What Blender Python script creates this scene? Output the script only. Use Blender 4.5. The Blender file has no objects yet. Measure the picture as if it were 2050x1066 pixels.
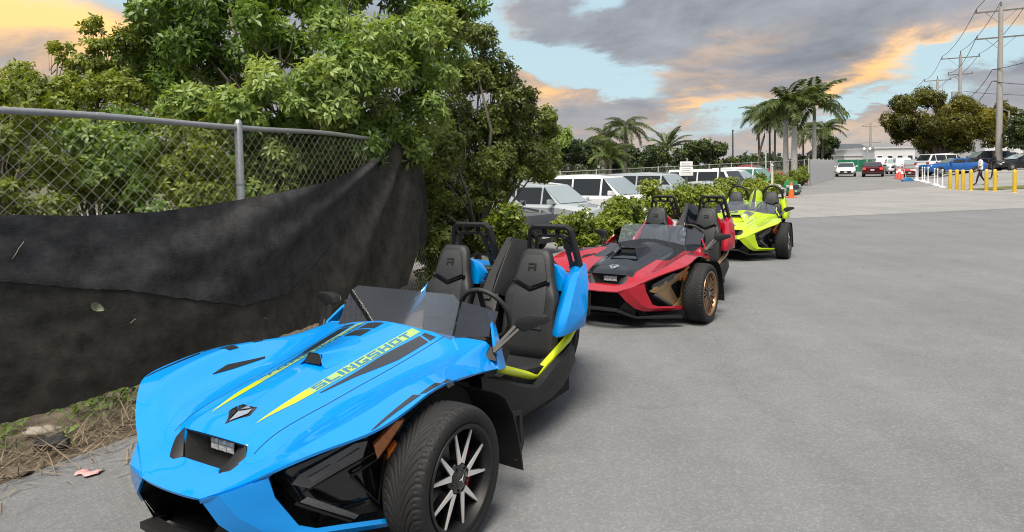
import bpy, bmesh, math, random
import numpy as np
from mathutils import Vector, Matrix, noise
from mathutils.bvhtree import BVHTree

S = bpy.context.scene
COL = S.collection
R = math.radians
rng = random.Random(7)
nrng = np.random.default_rng(7)

# ------------------------------------------------------------------ camera
FPX, EYE, PITCH, ROLL, CY = 1368.6, 1.7417, .0472, .0183, 403.9      # focal length in photo pixels, eye height, tilt, roll
_f = Vector((0, math.cos(PITCH), -math.sin(PITCH)))
_u = Vector((0, math.sin(PITCH), math.cos(PITCH)))
_r = Vector((1, 0, 0))
CR = _r*math.cos(ROLL) - _u*math.sin(ROLL)
CU = _u*math.cos(ROLL) + _r*math.sin(ROLL)
camd = bpy.data.cameras.new('camera')
camd.sensor_fit = 'HORIZONTAL'; camd.sensor_width = 36
camd.lens = 36*FPX/2050
camd.shift_y = -(533-CY)/2050
camd.clip_start = .05; camd.clip_end = 6000
camo = bpy.data.objects.new('camera', camd); COL.objects.link(camo)
m = Matrix.Identity(4)
for i in range(3):
    m[i][0] = CR[i]; m[i][1] = CU[i]; m[i][2] = -_f[i]
m[0][3], m[1][3], m[2][3] = 0, 0, EYE
camo.matrix_world = m
S.camera = camo

# ------------------------------------------------------------------ sky, sun, exposure
SUN_EL, SUN_AZ = R(62), R(196)          # azimuth clockwise from +Y: high behind the camera
W = bpy.data.worlds.new('World'); S.world = W; W.use_nodes = True
nt = W.node_tree; nt.nodes.clear()
def N(t, **k):
    n = nt.nodes.new(t)
    for a, b in k.items(): setattr(n, a, b)
    return n
def LK(a, b): nt.links.new(a, b)
def MATH(op, a, b=None, c=None, clamp=False):
    n = N('ShaderNodeMath', operation=op, use_clamp=clamp)
    for i, v in enumerate((a, b, c)):
        if v is None: continue
        if isinstance(v, (int, float)): n.inputs[i].default_value = v
        else: LK(v, n.inputs[i])
    return n.outputs[0]
def MIXC(fac, a, b):
    n = N('ShaderNodeMix', data_type='RGBA')
    LK(fac, n.inputs[0]) if not isinstance(fac, (int, float)) else setattr(n.inputs[0], 'default_value', fac)
    for s, v in ((n.inputs[6], a), (n.inputs[7], b)):
        if isinstance(v, tuple): s.default_value = (*v, 1)
        else: LK(v, s)
    return n.outputs[2]
out = N('ShaderNodeOutputWorld'); bg = N('ShaderNodeBackground')
sky = N('ShaderNodeTexSky', sky_type='NISHITA', sun_disc=False)
sky.sun_elevation = SUN_EL; sky.sun_rotation = SUN_AZ
sky.air_density = 1.2; sky.dust_density = 1.0; sky.ozone_density = 1.0
geo = N('ShaderNodeTexCoord'); sep = N('ShaderNodeSeparateXYZ'); LK(geo.outputs['Generated'], sep.inputs[0])
X, Y, Z = sep.outputs
# clouds live in azimuth / elevation (degrees), stretched as a flat cloud deck would be seen
az = MATH('MULTIPLY', MATH('ARCTAN2', X, Y), 57.2958)
el = MATH('MULTIPLY', MATH('ARCSINE', Z), 57.2958)
cmb = N('ShaderNodeCombineXYZ')
zz = MATH('MAXIMUM', MATH('ADD', Z, .21), .05)
LK(MATH('DIVIDE', X, zz), cmb.inputs[0]); LK(MATH('DIVIDE', Y, zz), cmb.inputs[1])
def NOISE(scale, detail=6, rough=.55, off=(0, 0, 0), dist=0):
    mp = N('ShaderNodeMapping'); LK(cmb.outputs[0], mp.inputs[0]); mp.inputs['Location'].default_value = off
    n = N('ShaderNodeTexNoise'); LK(mp.outputs[0], n.inputs['Vector'])
    n.inputs['Scale'].default_value = scale; n.inputs['Detail'].default_value = detail
    n.inputs['Roughness'].default_value = rough; n.inputs['Distortion'].default_value = dist
    return n.outputs['Fac']
nbig = NOISE(.55, 3, .5, (3.1, 1.2, 0), .3)
nmid = NOISE(1.7, 7, .6, (7, 3, 0), .5)
nfin = NOISE(5.0, 6, .62, (1, 9, 0), .3)
warp_a = MATH('MULTIPLY', MATH('SUBTRACT', NOISE(1.5, 6, .62, (21, 5, 0), .4), .5), 15)
warp_e = MATH('MULTIPLY', MATH('SUBTRACT', NOISE(2.1, 6, .62, (5, 31, 0), .4), .5), 7.5)
azw = MATH('ADD', az, warp_a); elw = MATH('ADD', el, warp_e)
def blob(a, e, ra, re, tilt=0, amp=1.0):
    c, s = math.cos(R(tilt)), math.sin(R(tilt))
    da = MATH('SUBTRACT', azw, a); de = MATH('SUBTRACT', elw, e)
    p = MATH('DIVIDE', MATH('ADD', MATH('MULTIPLY', da, c), MATH('MULTIPLY', de, s)), ra)
    q = MATH('DIVIDE', MATH('SUBTRACT', MATH('MULTIPLY', de, c), MATH('MULTIPLY', da, s)), re)
    r2 = MATH('ADD', MATH('MULTIPLY', p, p), MATH('MULTIPLY', q, q))
    return MATH('MULTIPLY', MATH('POWER', 2.71828, MATH('MULTIPLY', r2, -1)), amp)
def add(*b):
    r = b[0]
    for x in b[1:]: r = MATH('ADD', r, x)
    return r
# openings in the deck (pale blue) and banks of cloud that catch the low sun (peach)
gaps = add(blob(3.5, 8.9, 6.5, 1.6, -4), blob(9.5, 6.9, 4.5, 1.4, -10), blob(-2, 11.5, 3.2, 2.6, 30), blob(7, 13.5, 2.5, 1.5, 20, .8),
           blob(33.5, 7.6, 5.5, 1.7, 14, 1.1), blob(29, 4.4, 5, .8, 8, .8), blob(19, 4.5, 3, .9, 10, .8), blob(-28, 14.5, 4.5, 2.2, 0, 1.1),
           blob(-9, 15.5, 4, 2.4, 0, 1), blob(12.5, 2.2, 5, 1.0, 6, .55), blob(-36, 6, 3, 2, 0, .6))
warm = add(blob(31, 7.6, 6.5, 1.25, 17, 1.15), blob(24, 5.6, 4, .9, 10, .8), blob(16.5, 4.7, 3.2, 1.0, 14, .9), blob(-1, 9.6, 1.9, 2.2, 0, 1.0), blob(3, 6.3, 2.2, 1.2, 0, .9),
           blob(-35.5, 12.5, 4.5, 3.2, 0, 1.15), blob(-31, 9.5, 5, 2.2, -15, .9), blob(11.5, 6.5, 4.2, .6, 5, .5),
           blob(26, 2.2, 9, 1.0, 3, .6), blob(9, 2.5, 5, .9, 0, .35), blob(17, 9.0, 5, .8, 12, .25))
cover = MATH('ADD', MATH('MULTIPLY', nmid, .55), MATH('MULTIPLY', nbig, .75))
cover = MATH('SUBTRACT', MATH('ADD', cover, .02), MATH('MULTIPLY', gaps, .55))
cover = MATH('ADD', cover, MATH('MULTIPLY', MATH('SUBTRACT', nfin, .5), .17))
mr = N('ShaderNodeMapRange', interpolation_type='SMOOTHSTEP'); LK(cover, mr.inputs[0])
mr.inputs[1].default_value = .27; mr.inputs[2].default_value = .55
mask = mr.outputs[0]
# a cloud deck is brighter overhead than at the horizon (CIE overcast sky)
zen = MATH('ADD', MATH('MULTIPLY', MATH('MAXIMUM', Z, 0), 2.0), 1.0)
tex = MATH('ADD', MATH('MULTIPLY', nmid, .95), MATH('MULTIPLY', nfin, .4))
mr2 = N('ShaderNodeMapRange'); LK(tex, mr2.inputs[0]); mr2.inputs[1].default_value = .45; mr2.inputs[2].default_value = .98
grey = MIXC(mr2.outputs[0], (.128, .142, .168), (.30, .31, .34))
wfac = MATH('MULTIPLY', warm, MATH('ADD', MATH('MULTIPLY', nmid, 1.2), .25), clamp=True)
cloud = MIXC(wfac, grey, (.80, .47, .19))
low = N('ShaderNodeMapRange', interpolation_type='SMOOTHSTEP'); LK(el, low.inputs[0])
low.inputs[1].default_value = 7; low.inputs[2].default_value = 0; low.inputs[3].default_value = 0; low.inputs[4].default_value = .45
cloud = MIXC(low.outputs[0], cloud, (.54, .505, .49))
cz = N('ShaderNodeVectorMath', operation='SCALE'); LK(cloud, cz.inputs[0]); LK(zen, cz.inputs['Scale'])
blue = N('ShaderNodeVectorMath', operation='MULTIPLY'); LK(sky.outputs[0], blue.inputs[0]); blue.inputs[1].default_value = (.060, .060, .055)
veil = MIXC(.75, blue.outputs[0], (.50, .68, .76))
final = MIXC(mask, veil, cz.outputs[0])
LK(final, bg.inputs[0]); bg.inputs[1].default_value = 1.0
LK(bg.outputs[0], out.inputs[0])

sund = bpy.data.lights.new('sun', 'SUN'); sund.energy = 4.6; sund.angle = R(30); sund.color = (1, .91, .78)
suno = bpy.data.objects.new('sun', sund); COL.objects.link(suno)
d = Vector((math.sin(SUN_AZ)*math.cos(SUN_EL), math.cos(SUN_AZ)*math.cos(SUN_EL), math.sin(SUN_EL)))
suno.rotation_euler = d.to_track_quat('Z', 'Y').to_euler(); suno.location = d*50
S.view_settings.view_transform = 'Standard'; S.view_settings.look = 'None'
S.view_settings.exposure = .38; S.view_settings.gamma = 1
S.view_settings.use_curve_mapping = False
S.render.engine = 'CYCLES'
S.cycles.pixel_filter_type = 'BLACKMAN_HARRIS'; S.cycles.filter_width = 1.05
S.cycles.max_bounces = 8; S.cycles.transparent_max_bounces = 16
# ------------------------------------------------------------------ helpers
def ground_h(t, s):
    """Height of the ground: level beside the parked three-wheelers, rising slowly down the road and more in the lot on the right."""
    def ss(a, b, x):
        x = min(max((x-a)/(b-a), 0), 1); return x*x*(3-2*x)
    z = .36*ss(22, 78, t) + .5*ss(36, 58, t)*ss(3.2, 7.5, s)
    return z - .35*ss(-5.1, -6.6, s)*ss(7, 13, t)*(1-ss(46, 62, t))
TH = .49
def ts(x, y): return x*math.sin(TH)+y*math.cos(TH), x*math.cos(TH)-y*math.sin(TH)
def xy(t, s): return t*math.sin(TH)+s*math.cos(TH), t*math.cos(TH)-s*math.sin(TH)
def gz(x, y): return ground_h(*ts(x, y))
def pix(u, v, Yd):
    """Point at distance Yd (metres along +Y) seen in direction of photo pixel u, v: used to read real positions off the photograph."""
    d = _f + CR*((u-1025)/FPX) + CU*((CY-v)/FPX)
    return Vector((0, 0, EYE)) + d*(Yd/d.y)
def onground(u, v):
    d = _f + CR*((u-1025)/FPX) + CU*((CY-v)/FPX)
    p = None; k = 2.0
    while k < 400:
        q = Vector((0, 0, EYE))+d*k
        if q.z <= gz(q.x, q.y): return Vector((q.x, q.y, gz(q.x, q.y)))
        k *= 1.004
    return q

MATS = {}
def mat(name, col, rough=.5, metal=0., var=.12, scale=9., bump=0., bscale=60., coat=0., spec=.5, emit=None, alpha=1., trans=0., sheen=0., col2=None, coord='Object', detail=4, ior=1.45):
    if name in MATS: return MATS[name]
    M = bpy.data.materials.new(name); M.use_nodes = True; t = M.node_tree; n = t.nodes; l = t.links
    p = n['Principled BSDF']; tc = n.new('ShaderNodeTexCoord')
    p.inputs['Roughness'].default_value = rough; p.inputs['Metallic'].default_value = metal
    p.inputs['Coat Weight'].default_value = coat; p.inputs['Coat IOR'].default_value = 1.62; p.inputs['Coat Roughness'].default_value = .04
    p.inputs['Specular IOR Level'].default_value = spec; p.inputs['IOR'].default_value = ior
    p.inputs['Transmission Weight'].default_value = trans; p.inputs['Sheen Weight'].default_value = sheen
    p.inputs['Alpha'].default_value = alpha
    nz = n.new('ShaderNodeTexNoise'); nz.inputs['Scale'].default_value = scale; nz.inputs['Detail'].default_value = detail
    l.new(tc.outputs[coord], nz.inputs['Vector'])
    mx = n.new('ShaderNodeMix'); mx.data_type = 'RGBA'
    a = tuple(max(c*(1-var), 0) for c in col); b = col2 or tuple(min(c*(1+var), 1) for c in col)
    mx.inputs[6].default_value = (*a, 1); mx.inputs[7].default_value = (*b, 1)
    l.new(nz.outputs['Fac'], mx.inputs[0]); l.new(mx.outputs[2], p.inputs['Base Color'])
    if rough > .08:
        rr = n.new('ShaderNodeMapRange'); l.new(nz.outputs['Fac'], rr.inputs[0])
        rr.inputs[3].default_value = rough*.85; rr.inputs[4].default_value = min(rough*1.15, 1); l.new(rr.outputs[0], p.inputs['Roughness'])
    if bump:
        n2 = n.new('ShaderNodeTexNoise'); n2.inputs['Scale'].default_value = bscale; n2.inputs['Detail'].default_value = 3
        l.new(tc.outputs[coord], n2.inputs['Vector'])
        bp = n.new('ShaderNodeBump'); bp.inputs['Strength'].default_value = bump; bp.inputs['Distance'].default_value = .004
        l.new(n2.outputs['Fac'], bp.inputs['Height']); l.new(bp.outputs[0], p.inputs['Normal'])
    if emit:
        p.inputs['Emission Color'].default_value = (*emit[:3], 1); p.inputs['Emission Strength'].default_value = emit[3]
    MATS[name] = M
    return M

def paint(name, col, flake=0., coat=.85):
    return mat(name, col, rough=.45, var=.03, scale=3, coat=coat, spec=.05, metal=flake)

def new_obj(name, me, parent=None):
    o = bpy.data.objects.new(name, me); COL.objects.link(o)
    if parent is not None: o.parent = parent
    return o
def tag(o, label=None, cat=None, group=None, kind=None):
    if label: o['label'] = label
    if cat: o['category'] = cat
    if group: o['group'] = group
    if kind: o['kind'] = kind
    return o
def thing(name, label, cat, loc=(0, 0, 0), rz=0., group=None):
    o = bpy.data.objects.new(name, None); COL.objects.link(o)
    o.location = loc; o.rotation_euler = (0, 0, rz); o.empty_display_size = .2
    return tag(o, label, cat, group)
def copy_tree(o, parent=None):
    c = o.copy(); COL.objects.link(c)
    if parent is not None: c.parent = parent
    for ch in o.children: copy_tree(ch, c)
    return c

class MB:
    def __init__(s): s.v = []; s.f = []; s.m = []
    def add(s, vs, fs, mi=0):
        k = len(s.v); s.v += [tuple(v) for v in vs]; s.f += [tuple(k+i for i in f) for f in fs]; s.m += [mi]*len(fs); return s
    def box(s, x0, x1, y0, y1, z0, z1, mi=0, M=None):
        vs = [Vector((x, y, z)) for x in (x0, x1) for y in (y0, y1) for z in (z0, z1)]
        if M is not None: vs = [M @ v for v in vs]
        return s.add(vs, [(0, 1, 3, 2), (4, 6, 7, 5), (0, 4, 5, 1), (2, 3, 7, 6), (0, 2, 6, 4), (1, 5, 7, 3)], mi)
    def grid(s, rows, mi=0, closed=False):
        n = len(rows[0]); vs = [p for r in rows for p in r]; fs = []
        for i in range(len(rows)-1):
            for j in range(n if closed else n-1):
                a = i*n+j; b = i*n+(j+1) % n; fs.append((a, b, b+n, a+n))
        return s.add(vs, fs, mi)
    def loft(s, secs, mi=0, cap=True):
        s.grid(secs, mi, True); n = len(secs[0])
        if cap:
            k = len(s.v)-n*len(secs)
            s.f.append(tuple(k+i for i in reversed(range(n)))); s.m.append(mi)
            k = len(s.v)-n; s.f.append(tuple(k+i for i in range(n))); s.m.append(mi)
        return s
    def tube(s, pts, r, n=8, mi=0, cap=True, flat=None):
        pts = [Vector(p) for p in pts]; rs = r if isinstance(r, (list, tuple)) else [r]*len(pts); secs = []; prev = None
        for i, p in enumerate(pts):
            t = (pts[min(i+1, len(pts)-1)]-pts[max(i-1, 0)]).normalized()
            if prev is None:
                a = t.orthogonal() if flat is None else Vector(flat)-t*t.dot(Vector(flat))
            else: a = prev-t*t.dot(prev)
            a.normalize(); prev = a; b = t.cross(a)
            secs.append([p+(a*math.cos(2*math.pi*k/n)+b*math.sin(2*math.pi*k/n))*rs[i] for k in range(n)])
        return s.loft(secs, mi, cap)
    def bar(s, pts, w, h, up=(0, 0, 1), mi=0):
        """Rectangular bar through pts: w across, h along the up direction."""
        pts = [Vector(p) for p in pts]; secs = []
        for i, p in enumerate(pts):
            t = (pts[min(i+1, len(pts)-1)]-pts[max(i-1, 0)]).normalized(); u = Vector(up); u = (u-t*t.dot(u)).normalized(); b = t.cross(u)
            secs.append([p+b*(w/2)*x+u*(h/2)*y for x, y in ((-1, -1), (1, -1), (1, 1), (-1, 1))])
        return s.loft(secs, mi)
    def prism(s, poly, vec, mi=0):
        n = len(poly); a = [Vector(p) for p in poly]; v = Vector(vec); b = [p+v for p in a]
        return s.add(a+b, [tuple(reversed(range(n))), tuple(range(n, 2*n))]+[(i, (i+1) % n, n+(i+1) % n, n+i) for i in range(n)], mi)
    def lathe(s, prof, n=24, mi=0, M=None, close=False):
        """prof: (radius, height along the axis) round local Z; M places it."""
        rows = []
        for k in range(n):
            a = 2*math.pi*k/n; c, q = math.cos(a), math.sin(a)
            row = [Vector((r*c, r*q, h)) for r, h in prof]
            rows.append([M @ p for p in row] if M is not None else row)
        rows.append(rows[0]); return s.grid(rows, mi)
    def ball(s, c, r, n=8, mi=0, sc=(1, 1, 1)):
        c = Vector(c); rows = []
        for i in range(n//2+1):
            a = math.pi*i/(n//2)
            rows.append([c+Vector((r*sc[0]*math.sin(a)*math.cos(2*math.pi*k/n), r*sc[1]*math.sin(a)*math.sin(2*math.pi*k/n), r*sc[2]*math.cos(a))) for k in range(n)])
        return s.grid(rows, mi, True)
    def mesh(s, name, mats, smooth=None):
        me = bpy.data.meshes.new(name); me.from_pydata(s.v, [], s.f)
        for mm in (mats if isinstance(mats, (list, tuple)) else [mats]): me.materials.append(mm)
        if len(set(s.m)) > 1: me.polygons.foreach_set('material_index', s.m)
        b = bmesh.new(); b.from_mesh(me); bmesh.ops.remove_doubles(b, verts=b.verts, dist=1e-5); bmesh.ops.recalc_face_normals(b, faces=b.faces); b.to_mesh(me); b.free()
        if smooth is not None:
            me.shade_smooth()
            if smooth < 179: me.set_sharp_from_angle(angle=R(smooth))
        me.update(); return me
    def build(s, name, mats, parent=None, smooth=None, bevel=0., seg=2):
        me = s.mesh(name, mats, smooth if not bevel else None)
        if bevel:
            b = bmesh.new(); b.from_mesh(me)
            es = [e for e in b.edges if len(e.link_faces) == 2 and e.calc_face_angle(0) > R(25)]
            bmesh.ops.bevel(b, geom=es, offset=bevel, segments=seg, profile=.6, affect='EDGES', clamp_overlap=True)
            b.to_mesh(me); b.free(); me.shade_smooth(); me.set_sharp_from_angle(angle=R(smooth or 40))
        return new_obj(name, me, parent)

def np_mesh(name, verts, quads, mats, smooth=False, colors=None, mi=None):
    """Mesh from numpy arrays; colors (per face) goes into the face attribute 'tint'."""
    me = bpy.data.meshes.new(name); nv, nf, k = len(verts), len(quads), quads.shape[1]
    me.vertices.add(nv); me.vertices.foreach_set('co', np.ascontiguousarray(verts, np.float32).ravel())
    me.loops.add(nf*k); me.loops.foreach_set('vertex_index', np.ascontiguousarray(quads, np.int32).ravel())
    me.polygons.add(nf); me.polygons.foreach_set('loop_start', np.arange(0, nf*k, k, dtype=np.int32))
    me.polygons.foreach_set('loop_total', np.full(nf, k, np.int32))
    for mm in (mats if isinstance(mats, (list, tuple)) else [mats]): me.materials.append(mm)
    if mi is not None: me.polygons.foreach_set('material_index', np.asarray(mi, np.int32))
    if colors is not None:
        at = me.attributes.new('tint', 'FLOAT', 'FACE'); at.data.foreach_set('value', np.asarray(colors, np.float32))
    me.update(calc_edges=True)
    if smooth: me.shade_smooth()
    return me

def subsurf(o, levels=2, solid=0., offset=-1):
    md = o.modifiers.new('s', 'SUBSURF'); md.levels = levels; md.render_levels = levels
    if solid:
        sd = o.modifiers.new('t', 'SOLIDIFY'); sd.thickness = solid; sd.offset = offset; sd.use_even_offset = False
    dg = bpy.context.evaluated_depsgraph_get(); dg.update()
    me = bpy.data.meshes.new_from_object(o.evaluated_get(dg)); old = o.data
    o.modifiers.clear(); o.data = me; me.name = old.name; bpy.data.meshes.remove(old)
    me.shade_smooth(); me.set_sharp_from_angle(angle=R(38)); return o

def lerp(a, b, t): return tuple(x+(y-x)*t for x, y in zip(a, b))
def path(pts, t):
    """Point at parameter t (0..1, by length) along a polyline."""
    P = [Vector(p) for p in pts]; L = [0]
    for a, b in zip(P, P[1:]): L.append(L[-1]+(b-a).length)
    d = t*L[-1]
    for i in range(len(P)-1):
        if d <= L[i+1] or i == len(P)-2:
            return P[i].lerp(P[i+1], min(max((d-L[i])/max(L[i+1]-L[i], 1e-9), 0), 1))
# ------------------------------------------------------------------ ground, road, apron
def asphalt(name, base, speck=.35, patch=.18, scale=1.0, cracks=0.):
    M = bpy.data.materials.new(name); M.use_nodes = True; t = M.node_tree; n = t.nodes; l = t.links; p = n['Principled BSDF']
    g = n.new('ShaderNodeNewGeometry'); P = g.outputs['Position']
    def noi(sc, det=3, ro=.6):
        q = n.new('ShaderNodeTexNoise'); q.inputs['Scale'].default_value = sc; q.inputs['Detail'].default_value = det; q.inputs['Roughness'].default_value = ro; l.new(P, q.inputs['Vector']); return q.outputs['Fac']
    def ma(op, a, b):
        q = n.new('ShaderNodeMath'); q.operation = op
        for i, v in enumerate((a, b)):
            if isinstance(v, (int, float)): q.inputs[i].default_value = v
            else: l.new(v, q.inputs[i])
        return q.outputs[0]
    vo = n.new('ShaderNodeTexVoronoi'); vo.inputs['Scale'].default_value = 85*scale; l.new(P, vo.inputs['Vector'])
    sx = n.new('ShaderNodeSeparateColor'); l.new(vo.outputs['Color'], sx.inputs[0])
    stone = ma('POWER', sx.outputs[0], 3.0)
    f = ma('ADD', 1-patch-speck*.3, ma('MULTIPLY', stone, speck))
    f = ma('ADD', f, ma('MULTIPLY', ma('SUBTRACT', noi(.45, 5, .6), .5), patch*2.6))
    f = ma('ADD', f, ma('MULTIPLY', ma('SUBTRACT', noi(4.5, 4), .5), patch*1.3))
    f = ma('ADD', f, ma('MULTIPLY', ma('SUBTRACT', noi(38, 3), .5), speck*.8))
    f = ma('ADD', f, patch*.9)
    # tyre tracks and drag marks drawn out along the road, and a few oil spots
    mp = n.new('ShaderNodeMapping'); mp.inputs['Rotation'].default_value = (0, 0, TH); mp.inputs['Scale'].default_value = (1.15, .05, 1); l.new(P, mp.inputs[0])
    st = n.new('ShaderNodeTexNoise'); st.inputs['Scale'].default_value = 1.6; st.inputs['Detail'].default_value = 4; l.new(mp.outputs[0], st.inputs['Vector'])
    f = ma('ADD', f, ma('MULTIPLY', ma('SUBTRACT', st.outputs['Fac'], .5), patch*1.5))
    oi = n.new('ShaderNodeMapRange'); oi.interpolation_type = 'SMOOTHSTEP'; l.new(noi(.9, 3, .5), oi.inputs[0]); oi.inputs[1].default_value = .66; oi.inputs[2].default_value = .76; oi.inputs[3].default_value = 1; oi.inputs[4].default_value = .78
    f = ma('MULTIPLY', f, oi.outputs[0])
    if cracks:
        v2 = n.new('ShaderNodeTexVoronoi'); v2.feature = 'DISTANCE_TO_EDGE'; v2.inputs['Scale'].default_value = .33
        wp = n.new('ShaderNodeVectorMath'); wp.operation = 'ADD'; l.new(P, wp.inputs[0])
        q = n.new('ShaderNodeTexNoise'); q.inputs['Scale'].default_value = 1.6; q.inputs['Detail'].default_value = 5; l.new(P, q.inputs['Vector'])
        l.new(q.outputs['Color'], wp.inputs[1]); l.new(wp.outputs[0], v2.inputs['Vector'])
        mr = n.new('ShaderNodeMapRange'); l.new(v2.outputs['Distance'], mr.inputs[0]); mr.inputs[1].default_value = 0; mr.inputs[2].default_value = .006
        mr.inputs[3].default_value = 1-cracks; mr.inputs[4].default_value = 1
        f = ma('MULTIPLY', f, mr.outputs[0])
    mx = n.new('ShaderNodeVectorMath'); mx.operation = 'SCALE'; mx.inputs[0].default_value = base; l.new(f, mx.inputs['Scale'])
    l.new(mx.outputs[0], p.inputs['Base Color']); p.inputs['Roughness'].default_value = .88; p.inputs['Specular IOR Level'].default_value = .35
    bp = n.new('ShaderNodeBump'); bp.inputs['Strength'].default_value = .5; bp.inputs['Distance'].default_value = .004
    l.new(ma('ADD', ma('MULTIPLY', vo.outputs['Distance'], .8), noi(60, 3)), bp.inputs['Height']); l.new(bp.outputs[0], p.inputs['Normal'])
    return M
M_ASPH = asphalt('road_asphalt', (.162, .168, .174), .28, .19, 1.0, .12)
M_ASPH2 = asphalt('far_asphalt', (.19, .19, .19), .3, .16, .8)
M_CONC = asphalt('apron_concrete', (.245, .245, .24), .18, .22, 1.2, .2)
M_LOT = asphalt('lot_concrete', (.25, .245, .24), .2, .15, 1.0)
M_DIRT = mat('dry_dirt', (.075, .058, .042), .95, var=.5, scale=7, bump=.9, bscale=25, col2=(.19, .15, .11), detail=8)
M_VERGE = mat('verge_ground', (.075, .082, .04), .95, var=.4, scale=.6, bump=.5, col2=(.13, .125, .07), detail=8)

def sheet(name, mt, tf0, tf1, s0, s1, nt_, ns, dz, kind='structure'):
    """A strip of ground between two lines across the road (t as a function of s), following the terrain."""
    rows = []
    for j in range(ns+1):
        s = s0+(s1-s0)*j/ns; a, b = tf0(s), tf1(s); row = []
        for i in range(nt_+1):
            t = a+(b-a)*(i/nt_)**1.0; x, y = xy(t, s); row.append((x, y, ground_h(t, s)+dz))
        rows.append(row)
    o = MB().grid(rows).build(name, mt, smooth=180); tag(o, kind=kind); return o
# terrain to the horizon
me = MB(); rows = []
tt = [-60, -20, -8, 0, 4, 8, 12, 16, 20, 26]+[30+3*i for i in range(26)]+[115, 140, 200, 400, 900, 2000, 4500]
sl = [-4500, -900, -200, -60, -30, -20, -14, -11]+[-10+.5*i for i in range(60)]+[21, 25, 40, 80, 300, 1500, 4500]
for t in tt: rows.append([(*xy(t, s), ground_h(t, s)-.02) for s in sl])
tag(me.grid(rows).build('terrain', M_VERGE, smooth=180), kind='structure')
L1 = lambda s: 23.5+(s+2.5)*.93
L2 = lambda s: 38.9+(s+3.6)*1.75
sheet('road', M_ASPH, lambda s: -14, L1, -4.42, 16, 40, 40, 0)
sheet('concrete_apron', M_CONC, lambda s: L1(s)-.02, L2, -4.7, 16, 30, 40, .004)
sheet('far_road', M_ASPH2, L2, lambda s: 230, -5.2, 3.3, 90, 14, 0)
sheet('parking_lot', M_ASPH2, lambda s: 8.5, lambda s: 75, -40, -4.5, 60, 70, -.008)
sheet('forecourt', M_LOT, lambda s: L2(s)+.0, lambda s: 170, 3.3, 60, 60, 60, 0)
sheet('dirt_strip', M_DIRT, lambda s: -12, lambda s: 11+1.2*math.sin(s*3), -9.5, -4.40+0, 60, 20, .004)
# kerb edge of the apron joint: a thin dark seam, slightly sunk
# ------------------------------------------------------------------ open three-wheeled roadsters
M_BLACKP = mat('textured_black_plastic', (.0095, .0095, .010), .55, var=.25, scale=40, bump=.25, bscale=400)
M_GLOSSB = mat('gloss_black', (.008, .008, .009), .12, var=.1, coat=.6)
M_SATIN = mat('satin_black_tube', (.010, .010, .011), .5, var=.2, scale=20)
M_RUBBER = mat('tyre_rubber', (.0125, .0125, .013), .72, var=.25, scale=14, bump=.15, bscale=300)
M_VINYL = mat('charcoal_vinyl', (.019, .0205, .0225), .52, var=.15, scale=30, bump=.3, bscale=500)
M_VINYL2 = mat('grey_vinyl_panel', (.030, .033, .036), .5, var=.12, scale=30, bump=.3, bscale=500)
M_INNER = mat('chassis_black', (.005, .005, .0055), .8, var=.3)
M_LENS = mat('smoked_lens', (.06, .062, .07), .08, var=.2, scale=25, coat=1., metal=.35)
M_LAMPW = mat('clear_lamp', (.72, .74, .76), .15, metal=.3, var=.45, scale=55, col2=(.9, .92, .95))
M_LED = mat('led_strip', (.12, .125, .13), .2, metal=.4, var=.3, scale=80)
M_AMBER = mat('amber_lens', (.42, .10, .008), .15, var=.35, scale=40, coat=.8, col2=(.55, .17, .02))
M_CHROME = mat('chrome', (.75, .76, .78), .1, metal=1., var=.08)
M_MACH = mat('machined_alloy', (.72, .70, .68), .3, metal=.25, var=.1, scale=60)
M_BRONZE = mat('bronze_alloy', (.30, .19, .115), .34, metal=.8, var=.12)
M_REDC = mat('red_caliper', (.35, .012, .015), .35, var=.1)
M_DISC = mat('brake_disc', (.25, .25, .26), .35, metal=.9, var=.15, scale=40)
M_STEEL = mat('suspension_steel', (.22, .22, .23), .4, metal=.8, var=.2)
M_TINT = bpy.data.materials.new('tinted_screen'); M_TINT.use_nodes = True
_n = M_TINT.node_tree.nodes; _l = M_TINT.node_tree.links; _n.clear()
_o = _n.new('ShaderNodeOutputMaterial'); _t = _n.new('ShaderNodeBsdfTransparent'); _t.inputs[0].default_value = (.86, .89, .92, 1)
_g = _n.new('ShaderNodeBsdfGlossy'); _g.inputs['Roughness'].default_value = .03; _fr = _n.new('ShaderNodeFresnel'); _fr.inputs[0].default_value = 1.55
_ad = _n.new('ShaderNodeMath'); _ad.operation = 'MULTIPLY_ADD'; _ad.inputs[1].default_value = .9; _ad.inputs[2].default_value = .13; _l.new(_fr.outputs[0], _ad.inputs[0])
_mx = _n.new('ShaderNodeMixShader'); _l.new(_ad.outputs[0], _mx.inputs[0]); _l.new(_t.outputs[0], _mx.inputs[1]); _l.new(_g.outputs[0], _mx.inputs[2]); _l.new(_mx.outputs[0], _o.inputs[0])

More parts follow.
